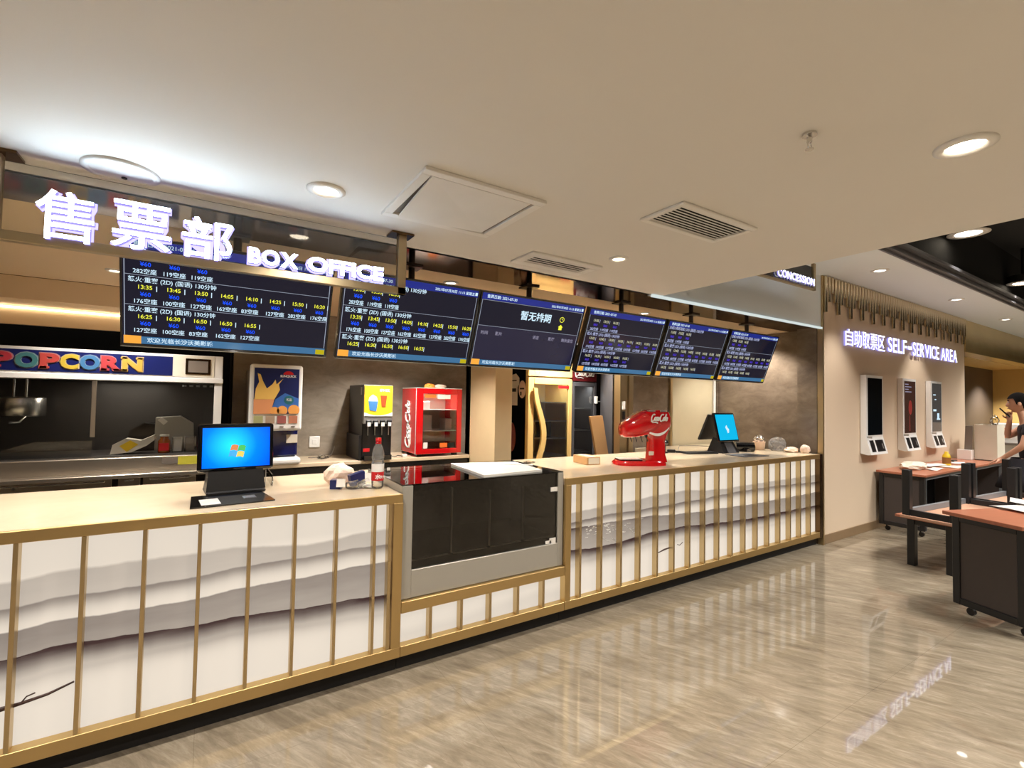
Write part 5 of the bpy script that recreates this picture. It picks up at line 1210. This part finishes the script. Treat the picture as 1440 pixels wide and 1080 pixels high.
def hand(P0, fwd, up, side, s, curl, prefix):
    """finger chains rooted inside the palm"""
    out = []; F = Vector(fwd).normalized(); U = Vector(up).normalized(); S = F.cross(U) * side
    Wp = Vector(P0)
    palm = Wp + F * .05 * s
    out.append([(prefix + 'wrist', tuple(Wp), .024 * s), (prefix + 'palm', tuple(palm), (.034 * s, .017 * s)), (prefix + 'knuck', tuple(Wp + F * .085 * s), (.036 * s, .014 * s))])
    for k, (off, ln) in enumerate(((-.028, .068), (-.009, .078), (.010, .072), (.028, .056))):
        b0 = Wp + F * .085 * s + S * off * s; pts = [b0]; d = F.copy()
        for j in range(3):
            a = R(curl * (.6 + .4 * j)); d = (d * math.cos(a) - U * math.sin(a)).normalized(); pts.append(pts[-1] + d * ln * s * (.42, .32, .26)[j])
        out.append([(prefix + 'knuck', None, None)] + [(prefix + 'f%d%d' % (k, j), tuple(p), (.0095 - .0012 * j) * s) for j, p in enumerate(pts)])
    t0 = Wp + F * .03 * s - S * .03 * s; d = (F * .6 - S * .7 - U * .25).normalized()
    out.append([(prefix + 'palm', None, None), (prefix + 't0', tuple(t0), .012 * s), (prefix + 't1', tuple(t0 + d * .035 * s), .0105 * s), (prefix + 't2', tuple(t0 + d * .035 * s + (d * .5 + F * .6 - U * .2).normalized() * .03 * s), .009 * s)])
    return out
def head(parent, c, yaw, s, hair_long, pitch=0):
    X = Matrix.Translation(c) @ Matrix.Rotation(yaw, 4, 'Z') @ Matrix.Rotation(pitch, 4, 'Y') @ Matrix.Scale(s, 4)
    bm = bmesh.new(); bmesh.ops.create_uvsphere(bm, u_segments=32, v_segments=24, radius=1)
    for v in bm.verts:
        x, y, z = v.co
        X_ = x * .098; Y_ = y * .076; Z_ = z * .118
        if z < 0: Y_ *= 1 - .30 * z * z; X_ *= 1 - (.12 if x > 0 else .38) * z * z
        if x > .55 and -.35 < z < .2: X_ -= .004
        if x > .6 and abs(z - .10) < .16 and .22 < abs(y) < .55: X_ -= .008           # eye sockets
        if x > .8 and abs(y) < .2 and -.32 < z < .12: X_ += .022 * (1 - abs(y) / .2) * (.35 + .65 * (.12 - z) / .44)   # nose
        if x > .6 and abs(y) < .35 and -.62 < z < -.42: X_ += .006                   # lips
        if x > .4 and abs(y) < .3 and z < -.72: X_ += .010                            # chin
        v.co = (X_, Y_, Z_)
    mb = MB().bm(bm, 0, X, True)
    mb.build('head', m['skin'], parent)
    for sgn in (1, -1):
        MB().ball((-.005, .076 * sgn, -.005), (.022, .010, .032), 12, X=X).build('ear', m['skin'], parent)
        MB().ball((.079, .029 * sgn, .014), (.012, .013, .009), 12, X=X).build('eye', m['white'], parent)
        MB().ball((.088, .029 * sgn, .014), (.005, .006, .006), 8, X=X).build('pupil', m['black'], parent)
        MB().tube([(.086, .013 * sgn, .032), (.09, .028 * sgn, .038), (.08, .045 * sgn, .032)], .004, 6, X=X).build('eyebrow', m['hair'], parent)
    MB().ball((.092, 0, -.06), (.008, .022, .006), 12, X=X).build('lips', M('lips', lin(170, 100, 88), .5) if 'lips' not in m else m['lips'], parent)
    bm = bmesh.new(); bmesh.ops.create_uvsphere(bm, u_segments=28, v_segments=20, radius=1)
    kill = []
    for v in bm.verts:
        x, y, z = v.co
        lim = (.42 if x > .35 else (-.15 if x > -.25 else -.55)) - (hair_long if x < .3 else 0)
        if z < lim: v.co.z = lim; z = lim
        v.co = (x * .104 - .003, y * .084, z * .128 + .004)
    mb = MB().bm(bm, 0, X, True); mb.build('hair', m['hair'], parent)
# man with the phone at the right edge
t = thing('person', 'man in dark clothes at the right edge holding a phone and reaching left', 'person', (8.76, 1.565, 0))
YAW = R(103); base = Vector((8.76, 1.565, 0)); RM = Matrix.Rotation(YAW, 3, 'Z')
zz = lambda z: 1.6 + (z - 1.6) * 1.132 if z > .69 else z * .57 / .69
W = lambda f, l, z: tuple(RM @ Vector((f * 1.13, l * 1.05, zz(z))))     # forward, left (towards the camera), up
T = lambda parts: chain([[(n, (W(*c) if c is not None else None), r_) for n, c, r_ in ch] for ch in parts])
def F(v): return RM @ Vector(v)
def FP(v): return Vector(W(*v))
lh = [[(n, c, r_) for n, c, r_ in ch] for ch in hand(FP((.225, .16, 1.03)), F((.85, -.1, -.45)), F((.4, .1, .9)), 1, 1.0, 18, 'L')]
rh = [[(n, c, r_) for n, c, r_ in ch] for ch in hand(FP((.155, -.02, 1.465)), F((.1, .25, .95)), F((.2, -.95, .2)), -1, .95, 55, 'R')]
body = [
    [('pelvis', W(-.02, 0, .95), (.15, .11)), ('waist', W(-.01, 0, 1.10), (.135, .10)), ('chest', W(.01, 0, 1.30), (.15, .11)), ('neckb', W(.02, 0, 1.45), (.07, .06)), ('neck', W(.05, 0, 1.53), .052), ('skull', W(.075, 0, 1.60), .05)],
    [('chest', None, None), ('shL', W(0, .18, 1.41), .058), ('elL', W(.06, .24, 1.19), .042), ('Lwrist', tuple(FP((.225, .16, 1.03))), .025)],
    [('chest', None, None), ('shR', W(0, -.18, 1.41), .058), ('elR', W(.175, -.16, 1.26), .042), ('Rwrist', tuple(FP((.155, -.02, 1.465))), .025)],
    [('pelvis', None, None), ('hipL', W(0, .09, .88), .085), ('knL', W(.05, .10, .49), .055), ('anL', W(.0, .10, .09), .036), ('toeL', W(.14, .11, .035), .032)],
    [('pelvis', None, None), ('hipR', W(0, -.09, .88), .085), ('knR', W(-.02, -.10, .49), .055), ('anR', W(-.10, -.10, .09), .036), ('toeR', W(.04, -.11, .035), .032)]] + lh + rh
v_, e_, r_ = chain(body)
skin_mesh('body', v_, e_, r_, m['skin'], t)
sh = [[('pelvis', W(-.02, 0, .97), (.17, .128)), ('waist', W(-.01, 0, 1.10), (.158, .12)), ('chest', W(.01, 0, 1.30), (.17, .128)), ('top', W(.02, 0, 1.43), (.10, .085))],
      [('chest', None, None), ('shL', W(0, .185, 1.405), .075), ('slL', W(.035, .215, 1.28), .066)], [('chest', None, None), ('shR', W(0, -.185, 1.405), .075), ('slR', W(.09, -.18, 1.33), .066)]]
v_, e_, r_ = chain(sh); skin_mesh('shirt', v_, e_, r_, m['cloth'], t)
# loose dark apron flaring to the hem, trousers below
secs = []
for z, rx, ry, cx in ((1.04, .165, .15, -.01), (.95, .19, .17, .0), (.82, .23, .20, .02), (.70, .265, .225, .03), (.695, .25, .21, .03)):
    secs.append((cx, 0, zz(z), rx * 1.1, ry * 1.05, .85))
ap = loft(secs, Matrix.Translation(base) @ RM.to_4x4(), 26, False); ap.build('apron', m['cloth'], t)
tr = [[('pelvis', W(-.02, 0, .95), (.155, .12)), ('hipL', W(0, .09, .86), .10), ('knL', W(.05, .10, .49), .075), ('anL', W(.0, .10, .12), .062)], [('pelvis', None, None), ('hipR', W(0, -.09, .86), .10), ('knR', W(-.02, -.10, .49), .075), ('anR', W(-.10, -.10, .12), .062)]]
v_, e_, r_ = chain(tr); skin_mesh('trousers', v_, e_, r_, m['black_matte'], t)
for n, f, l in (('shoe', 0, .105), ('shoe', -.10, -.105)):
    Xs = Matrix.Translation(base) @ RM.to_4x4()
    loft([(f + .06, l, .0, .14, .05, .7), (f + .06, l, .03, .14, .05, .7), (f + .03, l, .07, .10, .045, .8), (f - .01, l, .11, .055, .042, .9)], Xs, 18).build('shoe', m['black'], t)
head(t, base + FP((.085, 0, 1.655)), YAW, 1.06, 0.0, R(4))
tag(MB().box(-.008, -.036, -.075, .008, .036, .075, .006, X=Matrix.Translation(base + FP((.195, .012, 1.545))) @ Matrix.Rotation(YAW, 4, 'Z') @ Matrix.Rotation(R(38), 4, 'Y')).build('phone', m['black_gloss'], loc=tuple(base + FP((.195, .012, 1.545)))), 'black phone held at the mouth of the man at the right edge', 'phone')

# ------------------------------------------------------------ nest the small pieces under the part they sit on
def base(o): return o.name.split('.')[0]
def nest(tname, part, kids):
    for t_ in [o for o in bpy.data.objects if o.parent is None and base(o) == tname]:
        ps = [c for c in t_.children if base(c) == part]
        if not ps: continue
        for c in [c for c in t_.children if any(base(c) == k or (k.endswith('*') and base(c).startswith(k[:-1])) for k in kids)]:
            if c is ps[0]: continue
            c.parent = ps[0]; c.location = c.location - ps[0].location
nest('menu_screen', 'display', ['header_*', 'footer_*', 'frame_lines', 'film_titles', 'show_times', 'prices', 'free_seats', 'list_panel', 'message_text', 'column_titles', 'clock_and_house_icons'])
nest('till_terminal', 'desktop_display', ['logo_pane']); nest('till_terminal', 'lobby_display', ['display_emblem'])
nest('juice_machine', 'picture', ['picture_*', 'brand_*', 'round_badge', 'badge_lettering']); nest('juice_machine', 'front_panel', ['flavour_picture', 'push_button'])
nest('beverage_machine', 'yellow_picture', ['picture_*', 'white_curve'])
nest('popcorn_machine', 'blue_sign', ['header_letter', 'letter_outline']); nest('popcorn_machine', 'control_frame', ['control_screen']); nest('popcorn_machine', 'kettle', ['hanger_rod', 'handle'])
nest('mini_fridge', 'door_frame', ['door_glass', '*door_sticker', 'white_door_sticker', 'orange_door_sticker', 'black_door_sticker']); nest('mini_fridge', 'red_shell', ['script_logo', 'white_seam'])
nest('ticket_kiosk', 'display', ['red_figure', 'screen_lines']); nest('ticket_kiosk', 'keypad', ['keypad_sticker'])
nest('water_bottle', 'red_label', ['label_lettering']); nest('drink_dispenser', 'column', ['script_logo', 'white_ribbon', 'price_sticker'])
nest('counter_mat', 'tray', ['white_label', 'grey_label', 'dark_label']); nest('person', 'head', ['ear', 'eye', 'pupil', 'eyebrow', 'lips', 'hair'])
nest('paper_cutout', 'card', ['dark_print']); nest('wall_socket', 'plate', ['plug']); nest('paper_sack', 'sack', ['yellow_label']); nest('storage_jar', 'glass', ['label'])
nest('white_machine', 'body', ['label_*']); nest('steel_bench', 'apron', ['yellow_note', 'grey_note']); nest('cardboard_box', 'carton', ['pale_tape'])
